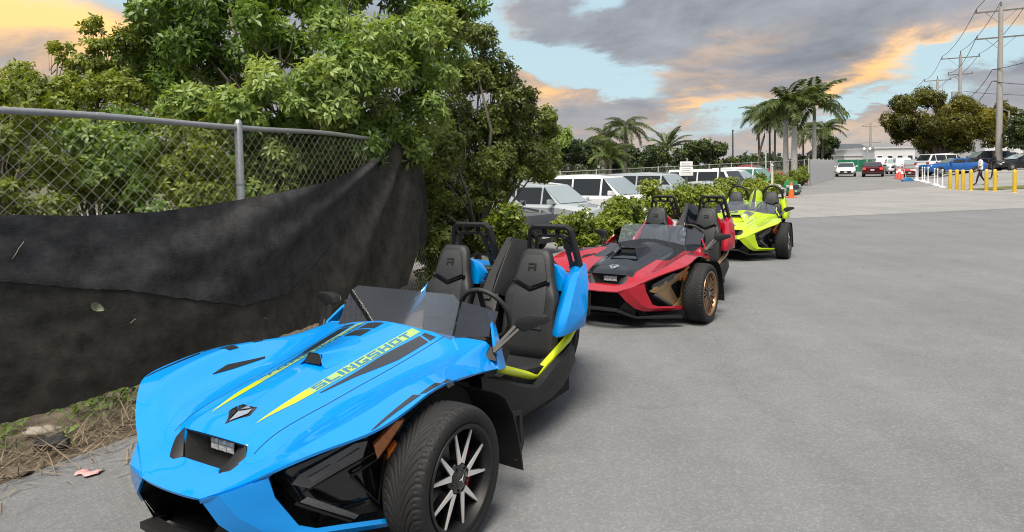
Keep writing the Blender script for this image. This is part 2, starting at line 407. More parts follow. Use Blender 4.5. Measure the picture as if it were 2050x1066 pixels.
def tyre_mesh(name, RO=.33, Wd=.225, rim=.243):
    NC, tw = 468, Wd*.41
    prof = []      # (y, r, tread 0/1)
    side = [(-Wd*.40, rim-.004), (-Wd*.47, rim+.012), (-Wd*.5, rim+.035), (-Wd*.495, RO-.038), (-Wd*.465, RO-.018)]
    tr = np.linspace(-1, 1, 57)
    ys = [a for a, b in side]+list(tr*tw)+[-a for a, b in reversed(side)]
    rs = [b for a, b in side]+list(RO-.004*np.abs(tr)**2-.007*np.abs(tr)**8)+[b for a, b in reversed(side)]
    ys, rs = np.array(ys), np.array(rs); istr = np.array([0]*5+[1]*57+[0]*5)
    ph = np.arange(NC)/NC
    PH, YY = np.meshgrid(ph, ys, indexing='ij'); RR = np.tile(rs, (NC, 1)).copy()
    T = np.abs(YY)/tw
    Pn = 39
    cyc = PH*Pn - 3.1*(1-(1-np.clip(T, 0, 1))**2.2)
    fr = np.abs((cyc % 1)-.5)
    g1 = np.clip(1-fr/.16, 0, 1)*np.clip((T-.06)/.06, 0, 1)
    g2 = np.clip(1-np.abs(T-.74)/.022, 0, 1)*.9
    g3 = np.clip(1-np.abs(T-.02)/.02, 0, 1)*.0
    cyc2 = (PH*Pn*1.0-3.1*(1-(1-np.clip(T, 0, 1))**2.2)+.5)
    fr2 = np.abs((cyc2 % 1)-.5); g4 = np.clip(1-fr2/.10, 0, 1)*np.clip((T-.80)/.02, 0, 1)*.7*np.clip((.97-T)/.02, 0, 1)
    G = np.clip(np.maximum.reduce([g1, g2, g3, g4])*1.6, 0, 1)*istr[None, :]
    RR -= .0055*G
    A = PH*2*math.pi
    V = np.stack([RR*np.cos(A), YY, RR*np.sin(A)], -1).reshape(-1, 3)
    m_ = len(ys); i, j = np.meshgrid(np.arange(NC), np.arange(m_-1), indexing='ij')
    a = i*m_+j; b = ((i+1) % NC)*m_+j
    Q = np.stack([a, b, b+1, a+1], -1).reshape(-1, 4)
    me = np_mesh(name, V, Q, [M_RUBBER]); me.shade_smooth(); me.set_sharp_from_angle(angle=R(50)); return me
TYRE_F = tyre_mesh('tyre'); TYRE_R = tyre_mesh('rear_tyre', .345, .30, .26)

def wheel(parent, pos, side, style, Wd=.225, RO=.33, rim=.243, tm=None, steer=0., spin=.3):
    """side +1: outer face towards +y."""
    w = new_obj('wheel', tm or TYRE_F, parent); w.location = pos; w.rotation_euler = (0, spin, steer); w.name = 'tyre'
    MY = Matrix.Rotation(R(-90), 4, 'X') if side > 0 else Matrix.Rotation(R(90), 4, 'X')
    h = Wd/2
    b = MB()      # barrel and lip
    b.lathe([(rim-.006, -h*.8), (rim-.004, h*.86), (rim+.006, h*.93), (rim+.004, h*.98), (rim-.012, h*.96), (rim-.022, h*.80), (rim-.035, h*.3), (rim-.035, -h*.8)], 64, 0, MY)
    b.build('rim', M_SATIN if style != 'bronze' else M_BRONZE, w, 50)
    mb = MB(); body = M_GLOSSB if style != 'bronze' else M_BRONZE
    if style == 'blades':
        for k in range(5):
            c0 = R(72*k+18)
            for sg in (-1, 1):
                e = c0+sg*R(17.5); a0 = c0+sg*R(9)
                def P(r, a, hh): return MY @ Vector((r*math.cos(a), r*math.sin(a), hh))
                # black spoke underneath, machined face on top
                for (w0, w1, z0, z1, mi) in ((.016, .009, .045, .082, 0), (.0135, .0042, .082, .088, 1)):
                    r0, r1 = .07, rim-.018
                    p0, p1 = Vector((r0*math.cos(a0), r0*math.sin(a0))), Vector((r1*math.cos(e), r1*math.sin(e)))
                    dd = (p1-p0).normalized(); nn = Vector((-dd.y, dd.x))
                    poly = [p0+nn*w0, p0-nn*w0, p1-nn*w1, p1+nn*w1]; mid = (p0+p1)/2
                    dish = [0, 0, -.004, -.004]
                    lo = [MY @ Vector((q.x, q.y, z0+dz)) for q, dz in zip(poly, dish)]; hi = [MY @ Vector((q.x, q.y, z1+dz)) for q, dz in zip(poly, dish)]
                    mb.add(lo+hi, [(0, 1, 2, 3), (7, 6, 5, 4)]+[(i, (i+1) % 4, 4+(i+1) % 4, 4+i) for i in range(4)], mi)
    else:
        for k in range(20):
            c0 = R(36*(k//2)+9); e = c0+(R(9) if k % 2 else R(-9)); a0 = c0
            r0, r1 = .05, rim-.015
            p0, p1 = Vector((r0*math.cos(a0), r0*math.sin(a0))), Vector((r1*math.cos(e), r1*math.sin(e)))
            dd = (p1-p0).normalized(); nn = Vector((-dd.y, dd.x))
            poly = [p0+nn*.008, p0-nn*.008, p1-nn*.006, p1+nn*.006]
            lo = [MY @ Vector((q.x, q.y, .055)) for q in poly]; hi = [MY @ Vector((q.x, q.y, .085 if i < 2 else .092)) for i, q in enumerate(poly)]
            mb.add(lo+hi, [(0, 1, 2, 3), (7, 6, 5, 4)]+[(i, (i+1) % 4, 4+(i+1) % 4, 4+i) for i in range(4)], 0)
    mb.build('spokes', [body, M_MACH], w, 30)
    hb = MB(); hb.lathe([(0, .096), (.034, .096), (.038, .09), (.062, .084), (.075, .070), (.078, .03)], 30, 0, MY)
    for k in range(5):
        a = R(72*k+18+36); hb.lathe([(0, .094), (.007, .094), (.008, .08)], 6, 0, MY @ Matrix.Translation((.054*math.cos(a), .054*math.sin(a), 0)))
    for k in range(3):       # three-pointed centre cap mark
        a = R(120*k+90); c, s_ = math.cos(a), math.sin(a)
        hb.add([MY @ Vector(q) for q in ((.026*c, .026*s_, .0985), (-.006*s_, .006*c, .0985), (.006*s_, -.006*c, .0985), (0, 0, .101))], [(0, 1, 3), (0, 3, 2)], 1)
    hb.build('hub', [M_GLOSSB, M_MACH], w, 40)
    d = MB(); d.lathe([(.06, .0), (.15, .0), (.152, -.006), (.15, -.012), (.06, -.012)], 40, 0, MY); d.build('brake_disc', M_DISC, w, 40)
    c = MB(); n = 8
    secs = []
    for k in range(n+1):
        a = R(-38+76*k/n)+(0 if side > 0 else math.pi)
        a = R(180-38+76*k/n) if side > 0 else R(0-38+76*k/n)
        secs.append([MY @ Vector((r*math.cos(a), r*math.sin(a), z)) for r, z in ((.098, -.03), (.165, -.03), (.168, .036), (.102, .036))])
    c.loft(secs); cal = c.build('caliper', M_REDC, w, 40); cal.rotation_euler = (0, -spin, 0)
    return w

# --- bodywork surface: rows run nose to windscreen, columns centre to wing edge
HROWS = [
 [(.822, 0, .413), (.819, .10, .414), (.816, .145, .415), (.815, .165, .416), (.813, .183, .416), (.812, .20, .417)],
 [(.735, 0, .442), (.735, .11, .443), (.735, .19, .446), (.732, .25, .452), (.727, .31, .461), (.720, .365, .474)],
 [(.658, 0, .466), (.660, .135, .468), (.655, .245, .488), (.655, .34, .502), (.652, .43, .526), (.648, .525, .563)],
 [(.588, 0, .565), (.590, .215, .562), (.600, .275, .546), (.595, .39, .548), (.580, .53, .596), (.563, .65, .618)],
 [(.510, 0, .612), (.505, .185, .612), (.500, .275, .592), (.500, .42, .578), (.500, .585, .645), (.489, .75, .653)],
 [(.400, 0, .645), (.400, .19, .637), (.400, .29, .612), (.400, .46, .598), (.410, .65, .690), (.415, .822, .683)],
 [(.200, 0, .695), (.200, .20, .674), (.200, .31, .642), (.200, .47, .628), (.200, .67, .732), (.235, .832, .708)],
 [(.000, 0, .748), (.000, .205, .707), (.000, .32, .670), (.000, .48, .652), (.010, .67, .757), (.035, .805, .737)],
 [(-.20, 0, .803), (-.20, .21, .740), (-.20, .34, .702), (-.20, .49, .680), (-.20, .65, .752), (-.130, .80, .731)],
 [(-.40, 0, .838), (-.40, .22, .776), (-.41, .36, .740), (-.42, .50, .718), (-.44, .62, .728), (-.480, .725, .668)],
 [(-.57, 0, .863), (-.63, .235, .814), (-.66, .38, .792), (-.70, .50, .778), (-.735, .61, .762), (-.785, .70, .612)],
]
def body_surface():
    b = bmesh.new(); nr, nc = len(HROWS), 6; V = {}
    cl = b.edges.layers.float.new('crease_edge'); vl = b.verts.layers.float.new('crease_vert')
    for i in range(nr):
        for j in range(-(nc-1), nc):
            x, y, z = HROWS[i][abs(j)]; V[i, j] = b.verts.new((x, -y if j < 0 else y, z))
    hole = {(2, -1), (2, 0)}
    F = {}
    for i in range(nr-1):
        for j in range(-(nc-1), nc-1):
            if (i, j) in hole: continue
            F[i, j] = b.faces.new((V[i, j], V[i, j+1], V[i+1, j+1], V[i+1, j]))
    for k in ((2, -1), (2, 1), (3, -1), (3, 1), (0, -5), (0, 5), (10, 5), (10, -5)): V[k][vl] = 1
    def crease(a, c, v):
        e = b.edges.get((V[a], V[c]))
        if e: e[cl] = v
    for i in range(nr-1):
        for s_ in (-1, 1):
            crease((i, 5*s_), (i+1, 5*s_), 1)
            if i >= 3: crease((i, 4*s_), (i+1, 4*s_), .6); crease((i, 2*s_), (i+1, 2*s_), .8); crease((i, 1*s_), (i+1, 1*s_), .7)
    for j in range(-5, 5): crease((0, j), (0, j+1), 1); crease((10, j), (10, j+1), 1)
    for e in [((2, -1), (2, 0)), ((2, 0), (2, 1)), ((3, -1), (3, 0)), ((3, 0), (3, 1)), ((2, -1), (3, -1)), ((2, 1), (3, 1))]: crease(*e, 1)
    for e in ((2, 1), (2, -1)), : pass
    b.normal_update()
    return b, F
def body_panel(parent, mats, bound=None):
    b, F = body_surface()
    for f in b.faces:
        c = f.calc_center_median(); f.material_index = bound(c) if bound else 0
    me = bpy.data.meshes.new('body_panel'); b.to_mesh(me); b.free()
    for q in mats: me.materials.append(q)
    o = new_obj('body_panel', me, parent)
    # level 2 surface for draping, then the solid shell
    top = subsurf(o, 3)
    bm = bmesh.new(); bm.from_mesh(top.data); bvh = BVHTree.FromBMesh(bm); bm.free()
    md = o.modifiers.new('t', 'SOLIDIFY'); md.thickness = .012; md.offset = -1; md.use_even_offset = False
    dg = bpy.context.evaluated_depsgraph_get(); dg.update(); me2 = bpy.data.meshes.new_from_object(o.evaluated_get(dg)); o.modifiers.clear(); o.data = me2
    me2.shade_smooth(); me2.set_sharp_from_angle(angle=R(40))
    return o, bvh
def drape(bvh, left, right, n, m_, off=.002, t=None):
    """Grid between two plan polylines dropped on the bodywork."""
    rows = []
    for i in range(n+1):
        a, c = path([(*p, 0) for p in left], i/n), path([(*p, 0) for p in right], i/n); row = []
        for j in range(m_+1):
            q = a.lerp(c, j/m_); h = bvh.ray_cast(Vector((q.x, q.y, 2)), Vector((0, 0, -1)))
            z = h[0].z if h[0] else .7; nn = h[1] if h[0] else Vector((0, 0, 1))
            if nn.z < 0: nn = -nn
            row.append(Vector((q.x, q.y, z))+nn*off)
        rows.append(row)
    return rows

LET = {  # letters on a 5 x 6 grid as strokes (x0, y0, x1, y1) boxes
 'S': [(0, 0, 5, 1.2), (0, 2.4, 5, 3.6), (0, 4.8, 5, 6), (0, 3.6, 1.3, 4.8), (3.7, 1.2, 5, 2.4)],
 'L': [(0, 0, 1.3, 6), (1.3, 0, 5, 1.2)], 'I': [(0, 0, 1.4, 6)],
 'N': [(0, 0, 1.3, 6), (3.7, 0, 5, 6), (1.3, 3.9, 2.2, 5.4), (2.0, 2.4, 3.0, 3.9), (2.8, .9, 3.7, 2.4)],
 'G': [(0, 0, 5, 1.2), (0, 1.2, 1.3, 4.8), (0, 4.8, 5, 6), (3.7, 1.2, 5, 3), (2.6, 2.0, 3.7, 3)],
 'H': [(0, 0, 1.3, 6), (3.7, 0, 5, 6), (1.3, 2.4, 3.7, 3.6)],
 'O': [(0, 0, 5, 1.2), (0, 4.8, 5, 6), (0, 1.2, 1.3, 4.8), (3.7, 1.2, 5, 4.8)],
 'T': [(0, 4.8, 5, 6), (1.85, 0, 3.15, 4.8)],
 'R': [(0, 0, 1.2, 3.1), (0, 4.8, 5, 6), (3.8, 2.7, 5, 4.8), (1.2, 2.0, 5, 3.0), (3.6, 0, 5, 2.0)],
}
def roadster(name, label, c, sc):
    Xc, Yc, a = c
    root = thing(name, label, 'three-wheeler', (Xc, Yc, gz(Xc, Yc)), math.atan2(-math.cos(a), -math.sin(a)), 'three-wheeled roadsters parked nose to tail')
    body, pod, tube = sc['body'], sc['pod'], sc['tube']
    hood, bvh = body_panel(root, [body, sc.get('hood', body)], sc.get('bound'))
    def zat(x, y):
        h = bvh.ray_cast(Vector((x, y, 2)), Vector((0, 0, -1))); return h[0].z if h[0] else .7
    # ---- front: tusks, grille, splitter
    for s in (1, -1):
        inner = [(.812, .20, .417), (.790, .285, .320), (.725, .365, .235), (.655, .420, .200), (.560, .480, .187), (.16, .79, .168)]
        outer = [(.672, .452, .503), (.650, .462, .412), (.560, .495, .262), (.505, .540, .236), (.430, .60, .232), (.16, .79, .20)]
        ridge = [(.80, .31, .452), (.765, .37, .362), (.672, .43, .262), (.610, .475, .228), (.51, .545, .218), (.165, .80, .186)]
        rows = [[(x, y*s, z) for x, y, z in r] for r in (inner, ridge, outer)]
        mb = MB().grid(rows)
        # close the seam up to the bodywork along the nose edge
        mb.add([(.812, .2*s, .411), (.72, .365*s, .468), (.66, .49*s, .535), (.672, .452*s, .503), (.80, .31*s, .452)], [(0, 4, 1), (4, 3, 1), (1, 3, 2)])
        o = mb.build('bumper_panel', sc.get('bumper', body), root)
        md = o.modifiers.new('b', 'SOLIDIFY'); md.thickness = .014; md.offset = -1
        dg = bpy.context.evaluated_depsgraph_get(); dg.update(); me2 = bpy.data.meshes.new_from_object(o.evaluated_get(dg)); o.modifiers.clear(); o.data = me2
        me2.shade_smooth(); me2.set_sharp_from_angle(angle=R(24))
        # headlamp pod
        A, Bq, Cq, D = Vector((.655, .455, .495)), Vector((.215, .79, .682)), Vector((.18, .73, .21)), Vector((.50, .53, .235))
        nrm = (Bq-A).cross(D-A).normalized(); nrm = nrm if nrm.x > 0 else -nrm
        def P(u, v, off=0.):
            q = (A.lerp(Bq, u)).lerp(D.lerp(Cq, u), v)+nrm*off; return Vector((q.x, q.y*s, q.z))
        if sc['podstyle'] == 'black':
            pm = MB().grid([[P(u, v, -.035+.02*math.sin(u*3)*(v < .5)) for v in (0, .15, .3, .5, .75, 1)] for u in (0, .2, .4, .6, .8)])
            po = pm.build('lamp_housing', pod, root, 30)
            md = po.modifiers.new('b', 'SOLIDIFY'); md.thickness = .03; md.offset = -1
        else:
            # cast frame with a triangular window
            pm = MB()
            fr = [(0, .02), (.86, -.02), (.93, .98), (.42, .96)]; tri = [(.55, .40), (.88, .24), (.78, .80)]
            def slab(poly, d0, d1):
                lo = [P(u, v, d0) for u, v in poly]; hi = [P(u, v, d1) for u, v in poly]; n = len(poly)
                pm.add(lo+hi, [tuple(range(n)), tuple(range(n, 2*n))]+[(i, (i+1) % n, n+(i+1) % n, n+i) for i in range(n)])
            slab([(0, .34), (.10, .26), (.90, .08), (.90, .24), (.55, .36), (.10, .46)], -.02, .012)
            slab([(.10, .46), (.55, .36), (.55, .44), (.72, .82), (.50, .97), (.30, .75)], -.03, .0)
            slab([(.86, .20), (.97, .16), (1.0, .98), (.72, 1.0), (.72, .82), (.80, .80)], -.02, .01)
            slab([(.5, 1.0), (.72, .86), (1.0, .95), (.98, 1.08), (.7, 1.1)], -.02, .015)
            po = pm.build('lamp_housing', pod, root, 30, bevel=.004)
            MB().grid([[P(u, v, -.06) for v in (-.02, .5, 1)] for u in (0, .5, .95)]).build('lamp_recess', M_INNER, root)
        lz = [(.08, .20), (.16, .12), (.60, .06), (.70, .10), (.64, .26), (.40, .30), (.17, .36)]
        l = MB(); lo = [P(u, v, -.03) for u, v in lz]; hi = [P(u, v, .006) for u, v in lz]; cen = P(.4, .2, .012); n = len(lz)
        l.add(lo+hi+[cen], [(i, (i+1) % n, n+(i+1) % n, n+i) for i in range(n)]+[(n+i, n+(i+1) % n, 2*n) for i in range(n)])
        hl = l.build('headlight', M_LENS, root, 25)
        for k in range(2):
            u0 = .20+.24*k
            e = [P(u0, .20-.03*k, .010), P(u0+.19, .16-.03*k, .010), P(u0+.17, .24-.03*k, .010), P(u0+.02, .29-.03*k, .010)]
            MB().prism(e, nrm*.004 if s > 0 else Vector((nrm.x, -nrm.y, nrm.z))*.004).build('lamp_cell', M_LED, hl)
        led = [(.05, .50), (.13, .47), (.50, .93), (.44, .97)]
        ls = MB(); ls.prism([P(u, v, .0) for u, v in led], P(.2, .6, .012)-P(.2, .6, 0)).build('light_strip', M_LED, root, bevel=.003)
        MB().prism([P(u, v, .002) for u, v in ((.0, .50), (.03, .49), (.41, .985), (.38, .99))], P(.2, .6, .012)-P(.2, .6, 0)).build('trim_line', M_SATIN, root)
        if sc['podstyle'] == 'black':
            t0 = [(.52, .44), (.84, .34), (.74, .86)]
            pts = [P(u, v, -.01) for u, v in t0]
            MB().bar(pts+[pts[0]], .012, .012, nrm).build('intake_frame', M_SATIN, root)
            MB().bar([P(.1, .40, -.005), P(.75, .27, -.005)], .006, .012, nrm).build('trim_line', M_SATIN, root)
        am = [(.74, .17), (.93, .03), (1.0, .05), (.86, .24), (.76, .34)]
        lo = [P(u, v, -.015) for u, v in am]; vec = P(.8, .1, .02)-P(.8, .1, -.01)
        MB().prism(lo, vec).build('turn_signal', M_AMBER, root, bevel=.004)
        MB().prism([P(u, v, -.01) for u, v in ((.86, .30), (.93, .24), (.92, .34), (.85, .40))], vec).build('side_reflector', mat('orange_reflector', (.75, .16, .01), .2, coat=1), root)
    # grille cavity
    g = MB()
    fr = [(.815, -.19, .408), (.815, .19, .408), (.785, .285, .315), (.715, .365, .232), (.645, .405, .125), (.645, -.405, .125), (.715, -.365, .232), (.785, -.285, .315)]
    bk = [(.45, -.15, .40), (.45, .15, .40), (.42, .25, .31), (.41, .31, .22), (.40, .36, .125), (.40, -.36, .125), (.41, -.31, .22), (.42, -.25, .31)]
    g.loft([[Vector(p)-Vector((.012, 0, .006)) for p in fr], bk], cap=False); g.add(bk, [(0, 1, 2, 3, 4, 5, 6, 7)])
    g.build('grille_cavity', M_INNER, root)
    gm = MB()
    for k in range(6): gm.box(.52, .525, -.34, .34, .17+.036*k, .173+.036*k)
    for k in range(15): gm.box(.52, .523, -.33+.047*k, -.327+.047*k, .16, .38)
    gm.build('grille_mesh', M_SATIN, root)
    sp = MB(); ed = [(.60, .79, .12), (.74, .40, .128), (.865, .335, .140), (.935, .22, .236), (.955, .0, .238)]
    ed = [(.34, .74, .118), (.50, .52, .122), (.655, .33, .130), (.80, .18, .215), (.825, 0, .222)]
    full = [(x, -y, z) for x, y, z in ed]+[(x, y, z) for x, y, z in reversed(ed[:-1])]
    sp.bar(full, .075, .028).build('splitter', M_BLACKP, root, bevel=.004)
    MB().box(.25, .56, -.30, .30, .115, .125).build('undertray', M_INNER, root)
    # ---- nose lamp in the recess
    rc = MB()
    f0 = [(.662, -.137, .463), (.662, .137, .463), (.592, .217, .557), (.592, -.217, .557)]
    b0 = [(.54, -.12, .452), (.54, .12, .452), (.535, .135, .552), (.535, -.135, .552)]
    rc.loft([f0, b0], cap=False); rc.add(b0, [(0, 1, 2, 3)])
    rc.build('lamp_recess', M_BLACKP, root)
    for s in (1, -1):       # black prongs flanking the recess
        pr = [(.592, .219, .567), (.622, .25, .518), (.70, .187, .457), (.701, .150, .453), (.660, .132, .473)]
        MB().prism([(x, y*s, z) for x, y, z in pr], (-.012, 0, -.018)).build('recess_trim', M_BLACKP, root, bevel=.002)
    lm = MB(); lm.box(.536, .552, -.085, .085, .475, .545, 0)
    lamp = lm.build('nose_lamp', M_GLOSSB, root, bevel=.006)
    for k in range(3):
        for q in range(2):
            y0 = -.081+.0545*k; z0 = .479+.031*q
            lr = MB(); f_ = [(.552, y0, z0), (.552, y0+.052, z0), (.552, y0+.052, z0+.029), (.552, y0, z0+.029)]
            lr.add(f_+[(.560, y0+.012, z0+.008), (.560, y0+.040, z0+.008), (.560, y0+.040, z0+.021), (.560, y0+.012, z0+.021)], [(0, 1, 5, 4), (1, 2, 6, 5), (2, 3, 7, 6), (3, 0, 4, 7), (4, 5, 6, 7)])
            lr.build('lamp_cell', M_LAMPW, lamp)
    for s in (1, -1):       # black corner plates closing the nose down to the splitter
        MB().add([(.780, .283*s, .318), (.712, .362*s, .236), (.660, .345*s, .130), (.70, .27*s, .14), (.775, .18*s, .215)], [(0, 1, 2, 3, 4)]).build('corner_plate', M_INNER, root)
    # ---- hood details
    if sc['scoop'] == 'small':
        v = MB(); z = .75
        v.add([(.004, -.058, z-.004), (.004, .058, z-.004), (-.022, .050, z+.043), (-.022, -.050, z+.043)], [(0, 1, 2, 3)], 1)
        rows = []
        for i in range(13):
            f = i/12; x = -.018-.30*f; w = .056+.05*f; hgt = (.795-zat(-.018, 0))*(1-f)**1.5+.001; row = []
            for j in range(-8, 9):
                y = w*1.7*j/8; g = 1/(1+(abs(y)/w)**7) if abs(j) < 8 else 0
                row.append((x+.022*(1-g)*(1-f), y, zat(x, y)+hgt*g-.003*(abs(j) == 8)))
            rows.append(row)
        v.grid(rows, 0)
        v.build('hood_vent', [body, M_INNER], root, 35)
    else:
        v = MB()
        for s in (1, -1):
            v.add([(.19, .17*s, .69), (.05, .105*s, .80), (.06, .085*s, .79), (.17, .15*s, .685)], [(0, 1, 2, 3)], 0)
            v.add([(.19, .17*s, .68), (.05, .105*s, .80), (-.22, .14*s, .80), (-.2, .2*s, .74)], [(0, 1, 2, 3)], 0)
        v.add([(.05, -.105, .80), (.05, .105, .80), (-.22, .14, .815), (-.22, -.14, .815)], [(0, 1, 2, 3)], 0)
        v.add([(.03, -.10, .795), (.03, .10, .795), (.05, .10, .74), (.05, -.10, .74)], [(0, 1, 2, 3)], 1)
        v.add([(.19, -.165, .692), (.19, .165, .692), (.05, .10, .742), (.05, -.10, .742)], [(0, 1, 2, 3)], 0)
        v.build('hood_scoop', [sc.get('hood', body), M_INNER], root)
    em = MB()
    o_ = [(.530, -.005), (.455, -.075), (.395, -.052), (.400, 0.0), (.395, .052), (.455, .075)]
    zz_ = lambda x, y, d: (x, y, zat(x, y)+d)
    em.add([zz_(x, y, .001) for x, y in o_]+[zz_(.445, 0, .016)], [(i, (i+1) % 6, 6) for i in range(6)], 1)
    for s in (1, -1):
        em.add([zz_(.516, .004*s, .007), zz_(.455, .060*s, .009), zz_(.425, .050*s, .010), zz_(.468, .006*s, .017)], [(0, 1, 3), (1, 2, 3)], 0)
        em.add([zz_(.425, .042*s, .013), zz_(.412, .008*s, .013), zz_(.452, .006*s, .018)], [(0, 1, 2)], 0)
    em.build('emblem', [M_CHROME, M_GLOSSB], root)
    for s in (1, -1):       # slot between hood and wing, two slits on the crest
        if s < 0:
            rows = drape(bvh, [(.20, .535*s), (.10, .515*s), (-.10, .490*s)], [(.21, .540*s), (.10, .560*s), (-.11, .505*s)], 12, 3, .003)
            MB().grid(rows).build('wing_slot', M_INNER, root)
        if s > 0: continue
        for x0 in (.02, -.15):
            rows = drape(bvh, [(x0, .645*s), (x0-.06, .64*s)], [(x0+.02, .715*s), (x0-.05, .70*s)], 4, 4, .003)
            MB().grid(rows).build('wing_slit', M_INNER, root)
    for s in (1, -1):       # shut line between hood and wings
        ln = [(.60, .278), (.40, .293), (.20, .313), (0, .323), (-.20, .343), (-.41, .363), (-.64, .383)]
        MB().grid(drape(bvh, [(x, (y-.002)*s) for x, y in ln], [(x, (y+.002)*s) for x, y in ln], 40, 1, .0012)).build('shut_line', M_INNER, root)
    # ---- decals
    for s in (1, -1):
        if sc['decals'] == 'stripes':
            stripe = MB().grid(drape(bvh, [(.486, .155*s), (.30, .150*s), (.19, .152*s)], [(.486, .158*s), (.30, .198*s), (.19, .206*s)], 14, 5, .0018)).build('stripe_decal', sc['accent'], root, 180)
            stripe['label'] = 'yellow stripe tapering to a point at the front'
            MB().grid(drape(bvh, [(.19, .152*s), (-.2, .166*s), (-.60, .182*s)], [(.19, .206*s), (-.2, .222*s), (-.60, .243*s)], 30, 5, .0018)).build('stripe_decal', sc['accent2'], root, 180)
            tx = MB(); word = 'SLINGSHOT'; adv = {'I': 2.4}; tot = sum(adv.get(ch, 6.0) for ch in word); x = 0
            xa, xb = (.165, -.555)
            for ch in word:
                for (p0, q0, p1, q1) in LET[ch]:
                    def U(gx, gy):
                        f_ = (x+gx)/tot; xx = xa+(xb-xa)*f_; yi = .158+.030*f_; yo = .200+.036*f_
                        return xx, (yi+(yo-yi)*(1-gy/6))*s
                    if s > 0: lft, rgt = [U(p0, q0), U(p1, q0)], [U(p0, q1), U(p1, q1)]
                    else: lft, rgt = [U(p0, 6-q0), U(p1, 6-q0)], [U(p0, 6-q1), U(p1, 6-q1)]
                    if s < 0:   # reads the same way round on the far stripe
                        lft, rgt = [(xa+xb-q[0], q[1]) for q in lft], [(xa+xb-q[0], q[1]) for q in rgt]
                    tx.grid(drape(bvh, lft, rgt, 2, 2, .0032))
                x += adv.get(ch, 6.0)
            tx.build('lettering', sc['ink'], root)
            MB().grid(drape(bvh, [(.17, .225*s), (-.05, .235*s), (-.28, .236*s), (-.56, .268*s)], [(.16, .232*s), (-.05, .262*s), (-.30, .325*s), (-.54, .345*s)], 24, 6, .0018)).build('stripe_decal', sc['dark'], root, 180)
            MB().grid(drape(bvh, [(-.575, .270*s), (-.606, .272*s)], [(-.555, .347*s), (-.607, .350*s)], 4, 6, .0018)).build('stripe_decal', sc['dark'], root, 180)
            for x0, x1 in ((.43, .12), (.10, -.05), (-.07, -.14)):
                MB().grid(drape(bvh, [(x0, .790*s if x0 > .2 else .785*s), (x1, .765*s)], [(x0-.03, .800*s), (x1-.02, .795*s)], 12, 3, .0018)).build('edge_decal', sc['dark'], root, 180)
        elif sc['decals'] == 'patch':
            MB().grid(drape(bvh, [(-.25, .05*s), (-.56, .07*s)], [(-.12, .20*s), (-.55, .24*s)], 10, 6, .0018)).build('stripe_decal', sc['dark'], root, 180)
            MB().grid(drape(bvh, [(.3, .235*s), (-.3, .30*s)], [(.3, .245*s), (-.3, .315*s)], 16, 2, .0018)).build('stripe_decal', sc['dark'], root, 180)
        else:
            MB().grid(drape(bvh, [(.10, .63*s), (-.42, .60*s)], [(.16, .66*s), (-.40, .63*s)], 16, 3, .0018)).build('stripe_decal', sc['dark'], root, 180)
            MB().grid(drape(bvh, [(.0, .70*s), (-.30, .66*s)], [(.05, .73*s), (-.28, .69*s)], 16, 3, .0018)).build('stripe_decal', sc['dark'], root, 180)
    if sc['decals'] == 'stripes':
        for x0, x1 in ((-.36, -.455), (-.475, -.565)):
            MB().grid(drape(bvh, [(x0, -.13), (x1, -.13)], [(x0, .0), (x1, .0)], 6, 10, .0018)).build('stripe_decal', sc['dark'], root, 180)
    # ---- cowl, screen, dash
    dash = MB(); sec = []
    for y in (-.62, -.45, -.2, 0, .2, .45, .62):
        k = abs(y)/.62; sec.append([(-.62-.1*k, y, .74-.08*k), (-.72-.06*k, y, .75-.07*k), (-.92, y, .735-.05*k), (-.98, y, .69-.04*k), (-.94, y, .60), (-.66, y, .50)])
    dash.loft(sec).build('dashboard', M_BLACKP, root, 35)
    MB().loft([[(-1.0, y, .775-.01*abs(y-.36)), (-.88, y, .80), (-.86, y, .75), (-.98, y, .72)] for y in (.20, .26, .46, .52)]).build('instrument_binnacle', M_BLACKP, root, 30)
    ws = MB()
    bot = [(-.63, -.44, .785), (-.62, -.22, .822), (-.60, 0, .866), (-.62, .22, .822), (-.63, .44, .785)]
    topz = [(-.742, -.43, .975), (-.745, -.375, 1.012), (-.75, 0, 1.018), (-.745, .375, 1.012), (-.742, .43, .975)]
    mid = [lerp(a_, b_, .5) for a_, b_ in zip(bot, topz)]
    ws.add([(-.63, -.44, .780), (-.73254, -.43, .975), (-.752, -.375, 1.012), (-.752, .375, 1.012), (-.73254, .43, .975), (-.63, .44, .780)], [(0, 1, 2, 3, 4, 5)])
    so = ws.build('windscreen', sc['tint'], root); md = so.modifiers.new('t', 'SOLIDIFY'); md.thickness = .005
    for s in (1, -1):
        qa, qb, qd = Vector((-.652, .445, .786)), Vector((-.80, .60, .775)), Vector((-.752, .436, .975)); qn = (qb-qa).cross(qd-qa); qc = Vector((0, .605, .905)); qc.x = qa.x-(qn.y*(qc.y-qa.y)+qn.z*(qc.z-qa.z))/qn.x
        wq = MB().add([(q_.x, q_.y*s, q_.z) for q_ in (qa, qb, qc, qd)], [(0, 1, 2, 3)])
        wo = wq.build('side_screen', sc['tint2'], root); md = wo.modifiers.new('t', 'SOLIDIFY'); md.thickness = .005
        # body-coloured strut at the end of the cowl
        st = MB().loft([[(-.70, .715*s, .62), (-.82, .69*s, .60), (-.82, .665*s, .60), (-.70, .685*s, .62)], [(-.745, .665*s, .755), (-.815, .655*s, .735), (-.815, .635*s, .735), (-.745, .645*s, .755)], [(-.82, .60*s, .845), (-.87, .59*s, .83), (-.87, .575*s, .825), (-.82, .585*s, .84)], [(-.885, .545*s, .900), (-.93, .525*s, .885), (-.93, .51*s, .875), (-.885, .53*s, .890)]])
        st.build('cowl_strut', body, root, 40)
        # mirror
        mr = MB()
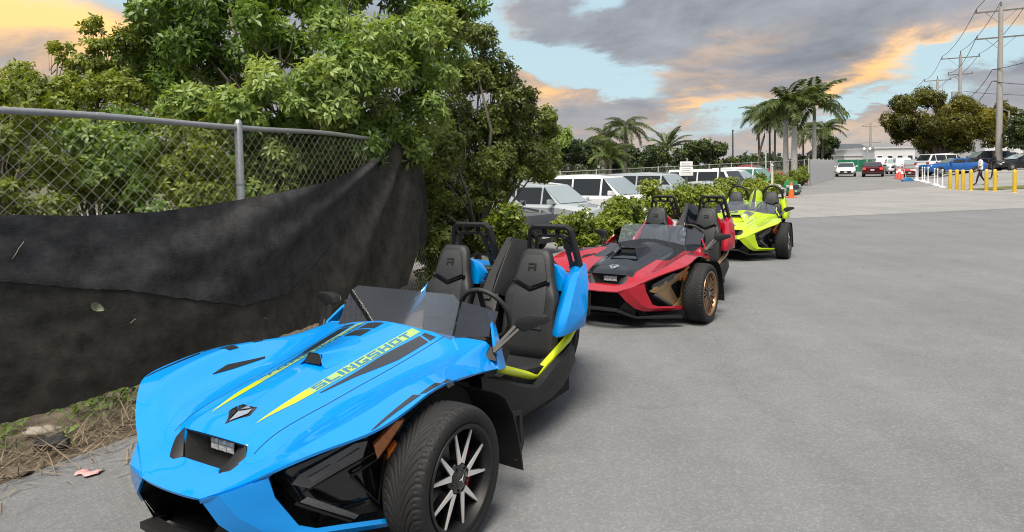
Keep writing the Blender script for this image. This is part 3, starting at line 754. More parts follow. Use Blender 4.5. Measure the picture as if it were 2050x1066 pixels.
        mr.bar([(-.735, .655*s, .715), (-.85, .735*s, .835)], .018, .028, (1, 0, 0)); mr.bar([(-.70, .68*s, .715), (-.835, .765*s, .825)], .014, .020, (1, 0, 0))
        mr.add([(-.65, .645*s, .69), (-.735, .635*s, .745), (-.76, .665*s, .70), (-.69, .705*s, .672), (-.71, .655*s, .74)], [(0, 1, 4), (0, 4, 3), (3, 4, 2), (1, 2, 4), (0, 3, 2, 1)])
        arm = mr.build('mirror_arm', M_SATIN, root, 40)
        q = [(-.87, .715*s, .845), (-.875, .74*s, .885), (-.89, .80*s, .905), (-.90, .905*s, .900), (-.905, .915*s, .865), (-.87, .77*s, .800)]
        hz = MB().loft([[Vector(p) for p in q], [Vector(p)+Vector((-.05, 0, 0)) for p in q], [Vector((-.96, .815*s, .86)).lerp(Vector(p)+Vector((-.085, 0, 0)), .8) for p in q]])
        hd = hz.build('mirror_head', M_BLACKP, arm, 30, bevel=.006)
        MB().prism([Vector((-.97, .815*s, .86)).lerp(Vector(p)+Vector((-.092, 0, 0)), .72) for p in q], (-.003, 0, 0)).build('mirror_glass', M_CHROME, arm)
    # ---- steering wheel
    MS = Matrix.Translation((-1.115, .36, .825)) @ Matrix.Rotation(R(-68), 4, 'Y')
    swm = MB(); ring = [MS @ Vector((.175*math.cos(R(k*10)), .175*math.sin(R(k*10)), 0)) for k in range(37)]
    sw = swm.tube(ring, .016, 10, cap=False).build('steering_wheel', M_VINYL, root, 180)
    sk = MB(); sk.lathe([(0, .03), (.05, .025), (.055, -.02)], 16, 0, MS)
    for an in (0, 180, 270): sk.bar([MS @ Vector((.04*math.cos(R(an)), .04*math.sin(R(an)), .0)), MS @ Vector((.17*math.cos(R(an)), .17*math.sin(R(an)), 0))], .035, .012, MS.to_3x3() @ Vector((0, 0, 1)))
    sk.tube([MS @ Vector((0, 0, -.02)), (-.92, .36, .74)], .03, 10); sk.build('wheel_spokes', M_BLACKP, sw, 40)
    # ---- seats
    for s in (1, -1):
        yc = .36*s
        prof = [(.40, -1.62, .235, .10), (.50, -1.625, .245, .12), (.62, -1.645, .235, .115), (.76, -1.675, .232, .11), (.83, -1.69, .236, .105), (.88, -1.705, .215, .10), (.925, -1.72, .185, .095), (.98, -1.735, .172, .09), (1.05, -1.755, .158, .09), (1.11, -1.775, .142, .085), (1.145, -1.79, .118, .075), (1.16, -1.80, .09, .05)]
        sh = MB(); secs = []
        for z, x, w, th_ in prof:
            ring_ = []
            for k in range(20):
                an = 2*math.pi*k/20; cx, cy_ = math.cos(an), math.sin(an)
                ex = abs(cx)**.55*math.copysign(1, cx); ey = abs(cy_)**.6*math.copysign(1, cy_)
                bol = .028*max(0, abs(ey)-.6)/.4*(z < .9)*(ex > 0)
                ring_.append((x-th_/2+ex*th_/2+bol, yc+ey*w*.88, z))
            secs.append(ring_)
        seat = sh.loft(secs).build('seat', M_VINYL, root, 180)
        def face(z):
            for p, q in zip(prof, prof[1:]):
                if p[0] <= z <= q[0]:
                    t = (z-p[0])/(q[0]-p[0]); return p[1]+(q[1]-p[1])*t
            return prof[-1][1]
        def panel(name, pts, mt, off, th_=.006, bev=.003):
            lo = [(face(z)+off, yc+y*.88, z) for y, z in pts]
            return MB().prism(lo, (th_, 0, .0)).build(name, mt, seat, bevel=bev)
        panel('headrest_panel', [(-.105, 1.085), (-.075, 1.125), (.075, 1.125), (.105, 1.085), (.142, .955), (.0, .905), (-.142, .955)], M_VINYL2, .0, .012, .006)
        panel('backrest_panel', [(-.145, .925), (0, .875), (.145, .925), (.150, .80), (.135, .62), (-.135, .62), (-.150, .80)], M_VINYL2, -.004, .012, .006)
        sm = MB()
        sm.bar([(face(.945)+.006, yc-.145, .945), (face(.895)+.010, yc, .888), (face(.945)+.006, yc+.145, .945)], .026, .012, (0, 0, 1)); sm.build('seam', M_GLOSSB, seat)
        if sc.get('logo'):
            lg = MB()
            for (p0, q0, p1, q1) in LET['R']:
                u0, u1 = -.032+p0*.0128, -.032+p1*.0128; w0, w1 = 1.018+q0*.0085, 1.018+q1*.0085
                lg.add([(face(w0)+.0135, yc+u0, w0), (face(w0)+.0135, yc+u1, w0), (face(w1)+.0135, yc+u1, w1), (face(w1)+.0135, yc+u0, w1)], [(0, 1, 2, 3)])
            lg.build('logo', M_INNER, seat)
        cu = MB(); cs = []
        for x, w, z0, z1 in ((-1.64, .235, .30, .43), (-1.45, .24, .27, .425), (-1.25, .235, .27, .455), (-1.15, .22, .30, .46), (-1.12, .20, .34, .44)):
            cs.append([(x, yc-w, z0), (x, yc-w, z1+.01), (x, yc-w*.75, z1+.02), (x, yc-w*.5, z1-.01), (x, yc+w*.5, z1-.01), (x, yc+w*.75, z1+.02), (x, yc+w, z1+.01), (x, yc+w, z0)])
        cu.loft(cs).build('seat_cushion', M_VINYL, seat, 40)
    # ---- hoops
    for s in (1, -1):
        yc = .355*s
        hp = MB()
        if sc['hoop'] == 'trapezoid':
            tops = [(-2.03, -.225, .96), (-1.975, -.165, 1.278), (-1.97, -.135, 1.302), (-1.97, .135, 1.302), (-1.975, .165, 1.278), (-2.03, .225, .96)]
            hp.bar([(x-.055, yc+y+.006, z+.004) for x, y, z in tops], .055, .03, (.2, 0, 1))
            o1 = hp.build('roll_hoop', M_SATIN, root, 30, bevel=.006)
            inn = [(-2.02, -.160, .98), (-1.98, -.115, 1.215), (-1.975, -.095, 1.238), (-1.975, .095, 1.238), (-1.98, .115, 1.215), (-2.02, .160, .98)]
            MB().bar([(x-.055, yc+y+.006, z+.004) for x, y, z in inn], .03, .02, (.2, 0, 1)).build('inner_frame', M_SATIN, o1, 30)
            for a_, b_ in (((-1.98, -.06, 1.295), (-1.985, -.05, 1.24)), ((-1.98, .06, 1.295), (-1.985, .05, 1.24)), ((-2.0, .17, 1.25), (-2.0, .115, 1.2)), ((-1.995, .188, 1.16), (-1.995, .135, 1.11)), ((-2.0, -.17, 1.25), (-2.0, -.115, 1.2)), ((-1.995, -.188, 1.16), (-1.995, -.135, 1.11)), ((-2.012, .208, 1.05), (-2.01, .15, 1.03)), ((-2.012, -.208, 1.05), (-2.01, -.15, 1.03))):
                MB().bar([(a_[0]-.055, yc+a_[1]+.006, a_[2]), (b_[0]-.055, yc+b_[1]+.006, b_[2])], .03, .02, (.3, .1, 1)).build('brace', M_SATIN, o1)
        else:
            pts = [(-2.1, -.20, .95), (-2.0, -.19, 1.12)]+[(-1.97-.02*math.sin(R(k*15)), -.18*math.cos(R(k*15)), 1.13+.155*math.sin(R(k*15))) for k in range(1, 12)]+[(-2.0, .19, 1.12), (-2.1, .20, .95)]
            hp.tube([(x, yc+y, z) for x, y, z in pts], .024, 10).build('roll_hoop', M_SATIN, root, 180)
        for q in (1, -1): MB().tube([(-2.09, yc+.20*q, 1.0), (-2.28, yc+.17*q, .86)], .022, 8).build('hoop_stay', M_SATIN, root, 180)
    # ---- rear: centre fin, deck, fenders, wheel
    fin = MB().loft([[(-1.70, -.05, .84), (-1.70, .05, .84), (-1.78, .10, .80), (-1.78, -.10, .80)],
                     [(-1.80, -.045, .96), (-1.80, .045, .96), (-1.95, .15, .92), (-1.95, -.15, .92)],
                     [(-1.98, -.035, 1.16), (-1.98, .035, 1.16), (-2.15, .13, 1.08), (-2.15, -.13, 1.08)],
                     [(-2.05, -.03, 1.21), (-2.05, .03, 1.21), (-2.22, .08, 1.17), (-2.22, -.08, 1.17)]])
    fin.build('centre_fin', sc['fin'], root, 30, bevel=.012)
    if sc['fin'] is not M_BLACKP or True:
        MB().loft([[(-1.66, -.045, .80), (-1.66, .045, .80), (-1.69, .045, .80), (-1.69, -.045, .80)], [(-1.785, -.035, .97), (-1.785, .035, .97), (-1.81, .035, .97), (-1.81, -.035, .97)], [(-2.035, -.022, 1.215), (-2.035, .022, 1.215), (-2.06, .022, 1.215), (-2.06, -.022, 1.215)]]).build('fin_trim', M_BLACKP, root, 30)
    MB().loft([[(-1.1, y, z) for y, z in ((-.10, .25), (-.10, .44), (.10, .44), (.10, .25))], [(-1.55, y, z) for y, z in ((-.11, .25), (-.11, .56), (.11, .56), (.11, .25))], [(-1.70, y, z) for y, z in ((-.10, .25), (-.10, .84), (.10, .84), (.10, .25))]]).build('console', M_BLACKP, root, 30, bevel=.01)
    MB().grid([[(-1.95, y, .90-.2*y*y) for y in (-.58, -.5, -.3, 0, .3, .5, .58)], [(-2.12, y, .985-.2*y*y) for y in (-.57, -.5, -.3, 0, .3, .5, .57)], [(-2.40, y, .95-.3*y*y) for y in (-.50, -.4, -.3, 0, .3, .4, .50)], [(-2.75, y*.6, .86-.2*y*y) for y in (-.60, -.5, -.3, 0, .3, .5, .60)]]).build('rear_deck', sc['deck'], root, 180)
    MB().box(-1.97, -1.90, -.56, .56, .30, .86).build('bulkhead', M_INNER, root)
    for s in (1, -1):
        gr = [[(-1.52, .62, .63), (-1.70, .575, .77), (-1.93, .525, .94), (-2.11, .52, 1.04)],
              [(-1.485, .675, .632), (-1.66, .632, .77), (-1.90, .582, .942), (-2.10, .572, 1.046)],
              [(-1.535, .705, .628), (-1.725, .665, .78), (-1.955, .612, .945), (-2.115, .588, 1.036)],
              [(-1.86, .712, .628), (-1.96, .69, .75), (-2.07, .648, .90), (-2.14, .60, 1.02)],
              [(-2.40, .40, .60), (-2.45, .38, .74), (-2.45, .36, .86), (-2.35, .36, .97)]]
        fo = MB().grid([[(x, y*s, z) for x, y, z in r] for r in gr]).build('rear_fender', body, root, 22)
        md = fo.modifiers.new('t', 'SOLIDIFY'); md.thickness = .014; md.offset = -1
        for k in range(2):
            u = .030*k; MB().add([(-1.90-u, .712*s, .69), (-1.915-u, .714*s, .69), (-1.985-u, .690*s, .84), (-1.965-u, .690*s, .85)][::1], [(0, 1, 2, 3)]).build('fender_vent', M_INNER, root)
        # body-coloured fairing behind each headrest
        ol = [(-.17, .86), (-.18, .94), (-.12, 1.03), (-.08, 1.05), (.08, 1.05), (.12, 1.03), (.18, .94), (.17, .86)]
        MB().loft([[(-1.875-.10*(z-.86), .36*s+y*.96, z) for y, z in ol], [(-1.90-.10*(z-.86), .36*s+y, z) for y, z in ol], [(-2.02, .36*s+y*.92, .86+(z-.86)*.85) for y, z in ol]]).build('headrest_fairing', body, root, 40)
        # side pod
        st_ = [(-.66, .60, .22, .62, .50), (-.84, .53, .18, .645, .52), (-1.04, .44, .15, .665, .53), (-1.22, .378, .13, .672, .53), (-1.34, .41, .13, .672, .52), (-1.50, .462, .13, .67, .51), (-1.70, .475, .15, .655, .49), (-1.86, .485, .18, .625, .46), (-1.96, .46, .24, .57, .42)]
        secs = []
        for x, zt, zb, yo, yi in st_:
            zm = zb+(zt-zb)*.62
            secs.append([(x, (yo-.03)*s, zt), (x, yo*s, zt-.02), (x, (yo+.01)*s, zm), (x, (yo-.04)*s, zb+.08), (x, (yi-.0)*s, zb), (x, (yi-.08)*s, zb), (x, (yi)*s, zb+.10), (x, (yo-.07)*s, zt-.03)])
        MB().loft(secs).build('side_pod', M_BLACKP, root, 35)
        MB().prism([(-.66, .58*s, .50), (-.90, .60*s, .42), (-1.22, .61*s, .34), (-1.22, .45*s, .32), (-.68, .45*s, .42)], (0, 0, .02)).build('door_sill', M_BLACKP, root)
        MB().tube([(-.80, .645*s, .60), (-.90, .635*s, .557), (-1.31, .578*s, .398), (-1.36, .575*s, .388), (-1.41, .578*s, .402), (-1.80, .605*s, .540), (-1.95, .60*s, .62)], .026, 12).build('frame_tube', tube, root, 180)
        # wheel guard
        gd = [(-.30, .655), (-.385, .60), (-.455, .50), (-.50, .38), (-.53, .26), (-.545, .17)]
        MB().loft([[(x, .70*s, z), (x, .945*s, z-.012), (x-.012, .945*s, z-.018), (x-.014, .70*s, z-.005)] for x, z in gd]).build('wheel_guard', M_BLACKP, root, 30)
        MB().bar([(-.46, .88*s, .47), (-.60, .90*s, .44), (-.60, .91*s, .28), (-.545, .91*s, .20)], .03, .015, (0, 1, 0)).build('guard_bracket', M_BLACKP, root)
        su = MB(); su.tube([(.06, .42*s, .30), (.0, .80*s, .26)], .016, 8); su.tube([(-.20, .42*s, .30), (.0, .80*s, .26)], .016, 8); su.tube([(.10, .42*s, .46), (.0, .78*s, .44)], .014, 8); su.tube([(-.14, .42*s, .46), (0, .78*s, .44)], .014, 8); su.tube([(.13, .42*s, .36), (.10, .80*s, .35)], .011, 8)
        su.tube([(-.02, .46*s, .62), (0, .70*s, .30)], .035, 10)
        su.build('suspension', M_STEEL, root, 180)
        wheel(root, (0, (.955-.1125)*s, .33), s, sc['rim'], spin=sc.get('spin', .3), steer=0)
    ch = MB(); ch.loft([[(x, y, z) for y, z in ((-w, zb), (-w, zt), (w, zt), (w, zb))] for x, w, zb, zt in ((.50, .34, .14, .42), (.20, .42, .13, .56), (-.30, .46, .13, .62), (-.62, .56, .13, .55), (-.75, .56, .13, .30), (-1.1, .56, .13, .28), (-1.9, .56, .14, .30))]); ch.build('chassis', M_INNER, root)
    MB().loft([[(-1.9, -.2, .2), (-1.9, .2, .2), (-1.9, .2, .5), (-1.9, -.2, .5)], [(-2.66, -.19, .3), (-2.66, .19, .3), (-2.66, .19, .36), (-2.66, -.19, .36)]]).build('swing_arm', M_INNER, root)
    wheel(root, (-2.667, 0, .345), 1, sc['rim'], Wd=.30, RO=.345, rim=.26, tm=TYRE_R)
    MB().prism([(-2.45, -.2, .75), (-2.5, .2, .75), (-2.95, .17, .68), (-2.95, -.17, .68)], (0, 0, .04)).build('tail_guard', M_BLACKP, root)
    return root

P_BLUE = paint('blue_paint', (.0, .225, .66), 0, .9); P_YEL = paint('lime_stripe', (.46, .52, .02)); P_TEAL = mat('faded_stripe', (.20, .48, .30), .35, coat=.6, var=.25, scale=5, col2=(.42, .52, .05))
P_INK = mat('letter_ink', (.02, .16, .30), .35, coat=.6, var=.3); P_DARK = mat('dark_decal', (.014, .018, .022), .3, coat=.5)
P_TUBEY = mat('lime_powdercoat', (.58, .70, .02), .38, coat=.3, var=.05)
P_RED = paint('red_paint', (.33, .006, .018)); P_BLK = paint('black_paint', (.003, .005, .007)); P_GOLD = mat('gold_satin', (.42, .29, .16), .38, metal=.75, var=.1)
P_LIME = paint('lime_paint', (.40, .56, .010)); P_GREYD = mat('grey_decal', (.10, .105, .11), .4, coat=.3); P_SILV = mat('pale_metal_paint', (.62, .57, .50), .3, metal=.4, coat=.8)
M_CLEARSCR = M_TINT.copy(); M_CLEARSCR.name = 'clear_screen'
for nd in M_CLEARSCR.node_tree.nodes:
    if nd.type == 'BSDF_TRANSPARENT': nd.inputs[0].default_value = (.85, .88, .90, 1)
M_DARKSCR = M_TINT.copy(); M_DARKSCR.name = 'dark_screen'
for nd in M_DARKSCR.node_tree.nodes:
    if nd.type == 'BSDF_TRANSPARENT': nd.inputs[0].default_value = (.30, .32, .36, 1)
def red_bound(c):
    if c.x > .60: return 0
    lim = .23+(.585-c.x)*.26 if c.x > -.25 else .45+(-.25-c.x)*.44
    return 1 if abs(c.y) < lim+.03 else 0
CARS = [
 ('three_wheeler', 'bright blue open three-wheeler with yellow hood stripes nearest the fence', (-1.0609, 3.5407, .5348),
  dict(body=P_BLUE, pod=M_GLOSSB, podstyle='black', tube=P_TUBEY, rim='blades', hoop='trapezoid', scoop='small', decals='stripes', accent=P_YEL, accent2=P_TEAL, ink=P_INK, dark=P_DARK, tint=M_TINT, tint2=M_DARKSCR, fin=M_BLACKP, deck=M_GLOSSB, logo=True, spin=.42)),
 ('three_wheeler', 'red and black open three-wheeler with bronze wheels and a raised hood scoop', (1.3813, 8.0186, .5801),
  dict(body=P_RED, hood=P_BLK, bound=red_bound, pod=P_GOLD, podstyle='gold', tube=P_GOLD, rim='bronze', hoop='trapezoid', scoop='large', decals='slashes', dark=P_DARK, tint=M_TINT, tint2=M_DARKSCR, fin=P_BLK, deck=P_SILV, logo=True)),
 ('three_wheeler', 'neon yellow-green open three-wheeler with round roll hoops, last of the row', (4.2801, 13.022, .5131),
  dict(body=P_LIME, pod=M_GLOSSB, podstyle='black', tube=M_SATIN, rim='blades', hoop='round', scoop='none', decals='patch', dark=P_GREYD, tint=M_CLEARSCR, tint2=M_CLEARSCR, fin=P_LIME, deck=P_LIME)),
]
for nm, lb, c, sc in CARS: roadster(nm, lb, c, sc)
# ------------------------------------------------------------------ chain-link fence, windscreen cloth, litter
M_GALV = mat('galvanised_steel', (.36, .37, .37), .42, metal=.75, var=.25, scale=30, bump=.2, bscale=90)
M_WIRE = mat('chain_link_wire', (.50, .49, .43), .5, metal=.55, var=.3, scale=9)
FP = [Vector((-5.65, -1.22, 0)), Vector((-3.98, 2.33, 0)), Vector((-2.32, 5.85, 0)), Vector((-1.72, 8.3, 0)), Vector((-1.10, 10.8, 0))]
FH = 2.15
def fence_at(d):
    for a, b in zip(FP, FP[1:]):
        L = (b-a).length
        if d <= L or b is FP[-1]: return a.lerp(b, d/L), (b-a).normalized()
        d -= L
FLEN = sum((b-a).length for a, b in zip(FP, FP[1:]))
fence = thing('chain_link_fence', 'galvanised chain-link fence with top rail along the left of the road', 'fence', FP[2])
def fl(p): return Vector(p)-FP[2]
for i, p in enumerate(FP):
    if i >= 3: continue
    w = .034 if i == 2 else .03
    po = MB().lathe([(0, FH+.06), (.02, FH+.055), (w, FH+.02), (w, 0)], 14, 0, Matrix.Translation(fl(p))).build('post', M_GALV, fence, 60)
    if i in (2,):
        for z in (.3, .75, 1.2, 1.65): MB().lathe([(w+.004, z), (w+.006, z+.008), (w+.004, z+.02)], 14, 0, Matrix.Translation(fl(p))).build('tie_band', M_GALV, po, 60)
def sag(d): return FH+.012*math.sin(d*2.2)
rail = MB().tube([fl(fence_at(FLEN*k/60)[0])+Vector((0, 0, sag(FLEN*k/60))) for k in range(61)], .024, 12).build('top_rail', M_GALV, fence, 180)
for d in (3.0, 5.0, 6.6): 
    p, t = fence_at(d); MB().tube([fl(p)+Vector((0, 0, sag(d)))-t*.035, fl(p)+Vector((0, 0, sag(d)))+t*.035], .0275, 12).build('rail_sleeve', M_GALV, rail, 60)
V, Q = [], []
h, pz = .052, .052
nw = int((FLEN-.75)/h); base = 0
for k in range(nw):
    pts = []; n = int((FH-.05)/pz)
    for i in range(n+1):
        z = .04+i*pz; dd = k*h+(h/2 if (i+k) % 2 else -h/2)
        dd += .010*math.sin(z*4.1+k*.06)+.008*math.sin(k*.21)
        if dd < 0: dd = 0
        p, t = fence_at(min(dd, FLEN)); nn = Vector((t.y, -t.x, 0))
        off = .004 if (i+k) % 2 else -.004
        off += .014*math.sin(k*.09+z*1.7)
        pts.append((fl(p)+nn*(off+.028)+Vector((0, 0, z+.008*math.sin(k*.13))), t, nn))
    for i, (p, t, nn) in enumerate(pts):
        r = .0020
        for a in range(3):
            an = 2*math.pi*a/3; V.append(p+t*r*math.cos(an)+nn*r*math.sin(an))
    for i in range(len(pts)-1):
        for a in range(3):
            x = base+i*3+a; y = base+i*3+(a+1) % 3; Q.append((x, y, y+3, x+3))
    base += len(pts)*3
o = new_obj('wire_mesh', np_mesh('wire_mesh', np.array(V), np.array(Q), [M_WIRE]), fence); o['kind'] = 'stuff'

def on_fence(u, v, off=0.):
    """Where the sight line of photo pixel (u, v) meets the vertical plane of the fence."""
    d = _f + CR*((u-1025)/FPX) + CU*((CY-v)/FPX); o_ = Vector((0, 0, EYE))
    best = None
    for a, b in zip(FP, FP[1:]):
        t = (b-a).normalized(); nn = Vector((t.y, -t.x, 0)); den = d.dot(nn)
        k = (a-o_).dot(nn)/den; p = o_+d*k; s = (p-a).dot(t)
        lo = -9 if a is FP[0] else -1e-6; hi = 1e9 if b is FP[-1] else (b-a).length
        if lo <= s <= hi: best = (p+nn*off, nn, t)
    return best
# cloth edge read off the photograph, laid on the fence
TOPL = [(-140, 434), (0, 431), (150, 433), (300, 425), (400, 412), (475, 400), (560, 383), (640, 361), (700, 336), (750, 311), (790, 288), (806, 283), (822, 292), (836, 330), (846, 390), (849, 430)]
BOTL = [(-140, 872), (0, 842), (100, 815), (197, 784), (272, 766), (400, 724), (538, 677), (617, 646), (656, 624), (720, 598), (797, 572), (812, 520), (824, 496), (840, 492), (849, 488)]
def interp(L, u):
    for (a, b), (c, d) in zip(L, L[1:]):
        if a <= u <= c: return b+(d-b)*(u-a)/(c-a)
    return L[-1][1]
M_CLOTH = bpy.data.materials.new('shade_cloth'); M_CLOTH.use_nodes = True
def cloth_nodes(M, c1, c2, trans):
    t = M.node_tree; n = t.nodes; l = t.links; p = n['Principled BSDF']; tc = n.new('ShaderNodeTexCoord')
    nz = n.new('ShaderNodeTexNoise'); nz.inputs['Scale'].default_value = 5; nz.inputs['Detail'].default_value = 9; nz.inputs['Roughness'].default_value = .7; l.new(tc.outputs['Object'], nz.inputs['Vector'])
    mp = n.new('ShaderNodeMapping'); mp.inputs['Scale'].default_value = (3, 3, 90); l.new(tc.outputs['Object'], mp.inputs[0])
    n2 = n.new('ShaderNodeTexNoise'); n2.inputs['Scale'].default_value = 4; n2.inputs['Detail'].default_value = 4; l.new(mp.outputs[0], n2.inputs['Vector'])
    ad = n.new('ShaderNodeMath'); ad.operation = 'MULTIPLY_ADD'; l.new(n2.outputs['Fac'], ad.inputs[0]); ad.inputs[1].default_value = .5; l.new(nz.outputs['Fac'], ad.inputs[2])
    mr = n.new('ShaderNodeMapRange'); l.new(ad.outputs[0], mr.inputs[0]); mr.inputs[1].default_value = .5; mr.inputs[2].default_value = 1.05
    mx = n.new('ShaderNodeMix'); mx.data_type = 'RGBA'; mx.inputs[6].default_value = (*c1, 1); mx.inputs[7].default_value = (*c2, 1); l.new(mr.outputs[0], mx.inputs[0]); l.new(mx.outputs[2], p.inputs['Base Color'])
    p.inputs['Roughness'].default_value = .85; p.inputs['Specular IOR Level'].default_value = .25
    bp = n.new('ShaderNodeBump'); bp.inputs['Strength'].default_value = .35; bp.inputs['Distance'].default_value = .004; l.new(n2.outputs['Fac'], bp.inputs['Height']); l.new(bp.outputs[0], p.inputs['Normal'])
    if trans:
        tr = n.new('ShaderNodeBsdfTransparent'); ms = n.new('ShaderNodeMixShader'); ms.inputs[0].default_value = trans
        l.new(p.outputs[0], ms.inputs[1]); l.new(tr.outputs[0], ms.inputs[2]); l.new(ms.outputs[0], n['Material Output'].inputs[0])
cloth_nodes(M_CLOTH, (.0125, .0120, .0100), (.078, .074, .062), 0)
M_CLOTH2 = bpy.data.materials.new('shade_cloth_double'); M_CLOTH2.use_nodes = True; cloth_nodes(M_CLOTH2, (.0125, .0125, .0127), (.084, .084, .085), 0)
def fold(u, v):
    """Displacement of the cloth off the fence: folds fan out from the corner where it is tied to the rail, plus soft billows."""
    du, dv = u-812, v-262; an = math.atan2(dv, -du); r = math.hypot(du, dv)
    k = min(r/140, 1)*max(0, 1-r/760)
    f = .085*k*math.sin(an*13+.5*math.sin(an*5))
    f += .04*k*math.sin(an*27+1.2)
    f += .030*noise.noise(Vector((u*.006, v*.009, 1)))+.010*noise.noise(Vector((u*.02, v*.035, 4)))
    f += .05*math.exp(-((u-835)/16)**2)*math.sin(v*.05)
    return f
def cloth_sheet(top, bot, off, nu, nv, u0, u1, ragged=0.):
    rows = []
    for i in range(nu+1):
        u = u0+(u1-u0)*i/nu; a, b = top(u), bot(u); row = []
        if ragged: b += ragged*(noise.noise(Vector((u*.05, 0, 3)))+.5*noise.noise(Vector((u*.2, 0, 3))))
        for j in range(nv+1):
            v = a+(b-a)*j/nv; p, nn, t = on_fence(u, v, 0)
            row.append(p+nn*(off+max(fold(u, v), -.033)))
        rows.append(row)
    return rows
cl = MB().grid(cloth_sheet(lambda u: interp(TOPL, u), lambda u: interp(BOTL, u), .092, 190, 50, -130, 849, 5)).build('windscreen_cloth', M_CLOTH, None, 180)
tag(cl, 'torn black shade cloth sagging along the chain-link fence', 'shade cloth')
FOLD = [(-140, 560), (0, 563), (140, 576), (240, 580), (330, 594), (475, 611), (560, 590), (640, 500), (700, 400), (745, 315)]
dbl = MB().grid(cloth_sheet(lambda u: interp(TOPL, u)-1, lambda u: interp(FOLD, u), .103, 170, 22, -130, 742, 3)).build('doubled_band', M_CLOTH2, cl, 180)
# holes torn in the cloth, and what has caught on it
for k, (u, v, r) in enumerate([(552, 423, .014), (735, 455, .018), (775, 465, .012), (540, 513, .012)]):
    p, nn, t = on_fence(u, v, .08+max(fold(u, v), -.035)+.012)
    pts = [p+t*(r*(.6+.5*rng.random())*math.cos(a*1.05))+Vector((0, 0, r*(.6+.6*rng.random())*math.sin(a*1.05))) for a in range(6)]
    MB().prism(pts, nn*.003).build('tear', M_INNER, cl)
def leaf_blade(name, c, t, nn, L, w, mt, ang):
    up = Vector((0, 0, 1)); ax = t*math.cos(ang)+up*math.sin(ang); sd = nn.cross(ax); rows = []
    for i in range(7):
        f = i/6; ww = w*math.sin(math.pi*min(f*.95+.03, 1))**.8
        rows.append([c+ax*(L*(f-.5))+sd*(ww*k)+nn*(.012*abs(k)+.02*(f-.5)**2*4) for k in (-1, -.5, 0, .5, 1)])
    return MB().grid(rows).build(name, mt, None, 180)
p, nn, t = on_fence(168, 612, .115)
tag(leaf_blade('leaf', p, t, nn, .105, .028, mat('fallen_leaf', (.16, .22, .10), .6, var=.5, scale=40, col2=(.35, .36, .26)), -.6), 'pale green fallen leaf caught on the black shade cloth', 'leaf')
for k, (u, v, L) in enumerate([(240, 640, .05), (515, 637, .05), (13, 500, .12)]):
    p, nn, t = on_fence(u, v, .118+max(fold(u, v), -.035)); a = rng.uniform(-1, 1)
    pts = [p+t*(L*(f-.5)*math.cos(a))+Vector((0, 0, L*(f-.5)*math.sin(a)))+nn*.006*math.sin(f*9) for f in (0, .3, .6, 1)]
    tag(MB().tube(pts, .0018, 5).build('twig', mat('pale_twig', (.33, .29, .22), .8, var=.3), None, 180), ['short pale scrap of twig stuck low on the black cloth', 'little pale twig caught near the cloth bottom beside the blue hood', 'long dry stem stuck to the cloth at far left edge'][k], 'twig')

# litter along the foot of the fence
def along(d, out_): p, t = fence_at(d); return p+Vector((t.y, -t.x, 0))*out_, t
MT_STRAW = mat('dry_straw', (.19, .145, .09), .9, var=.4, scale=3, col2=(.36, .29, .2), coord='Object')
V, Q = [], []
for k in range(5200):
    d = rng.uniform(1.5, 8.5); w = abs(rng.gauss(0, .30)); p, t = along(d, .22-w if rng.random() < .35 else -.05+w*.9)
    L = rng.uniform(.04, .22)*(1 if rng.random() < .85 else 2.2); a = rng.uniform(0, 6.28); el_ = rng.gauss(.12, .28)
    dr = Vector((math.cos(a)*math.cos(el_), math.sin(a)*math.cos(el_), math.sin(el_))); sd = Vector((-math.sin(a), math.cos(a), 0))*rng.uniform(.0012, .0035)
    z = .012+abs(rng.gauss(0, .05))*max(0, 1-w*1.5); q = p+Vector((0, 0, z)); e = q+dr*L; e.z = max(e.z, .006); k0 = len(V)
    mid = (q+e)/2+Vector((0, 0, rng.uniform(0, .02)))
    V += [q-sd, q+sd, mid-sd, mid+sd, e]; Q += [(k0, k0+1, k0+3, k0+2), (k0+2, k0+3, k0+4, k0+4)]
Q = [q for q in Q]
o = MB(); o.v = [tuple(v) for v in V]; o.f = [tuple(dict.fromkeys(q)) for q in Q]; o.m = [0]*len(Q)
me = bpy.data.meshes.new('dry_litter'); me.from_pydata(o.v, [], o.f); me.materials.append(MT_STRAW)
tag(new_obj('dry_litter', me), 'dry straw and twigs heaped along the foot of the fence', 'litter', kind='stuff')
# clods, a dark rag, the dropped wrapper
def lump(name, c, r, mt, label, cat, sq=(1, 1, .6)):
    mb = MB(); rows = []
    for i in range(9):
        a = math.pi*i/8; row = []
        for k in range(14):
            b = 2*math.pi*k/14; dv = Vector((math.sin(a)*math.cos(b)*sq[0], math.sin(a)*math.sin(b)*sq[1], math.cos(a)*sq[2]))
            row.append(Vector(c)+dv*r*(1+.45*noise.noise(dv*2.3+Vector(c)*9)+.2*noise.noise(dv*6+Vector(c))))
        rows.append(row)
    return tag(mb.grid(rows, 0, True).build(name, mt, None, 60), label, cat)
q = onground(108, 905); lump('rag', (q.x, q.y, .05), .085, mat('dark_rag', (.03, .03, .032), .9, var=.5, bump=.6), 'crumpled dark rag in the dry litter by the fence', 'rag', (1.3, .8, .6))
q = onground(85, 893); lump('crumpled_paper', (q.x-.06, q.y+.12, .05), .075, mat('dirty_paper', (.36, .32, .26), .9, var=.4, bump=.6), 'dirty pale crumpled paper beside the dark rag', 'paper', (1.8, .9, .35))
q = onground(30, 955); lump('clod', (q.x, q.y, .02), .06, M_DIRT, 'small clod of dry earth at the road edge, left', 'clod', (1.4, 1, .5))
q = onground(178, 951); rows = []
for i in range(9):
    rows.append([Vector((q.x+(i/8-.5)*.13, q.y+(j/5-.5)*.075+.02*math.sin(i), .012+.016*abs(math.sin(i*1.7+j*1.1))*math.sin(math.pi*j/5+.2))) for j in range(6)])
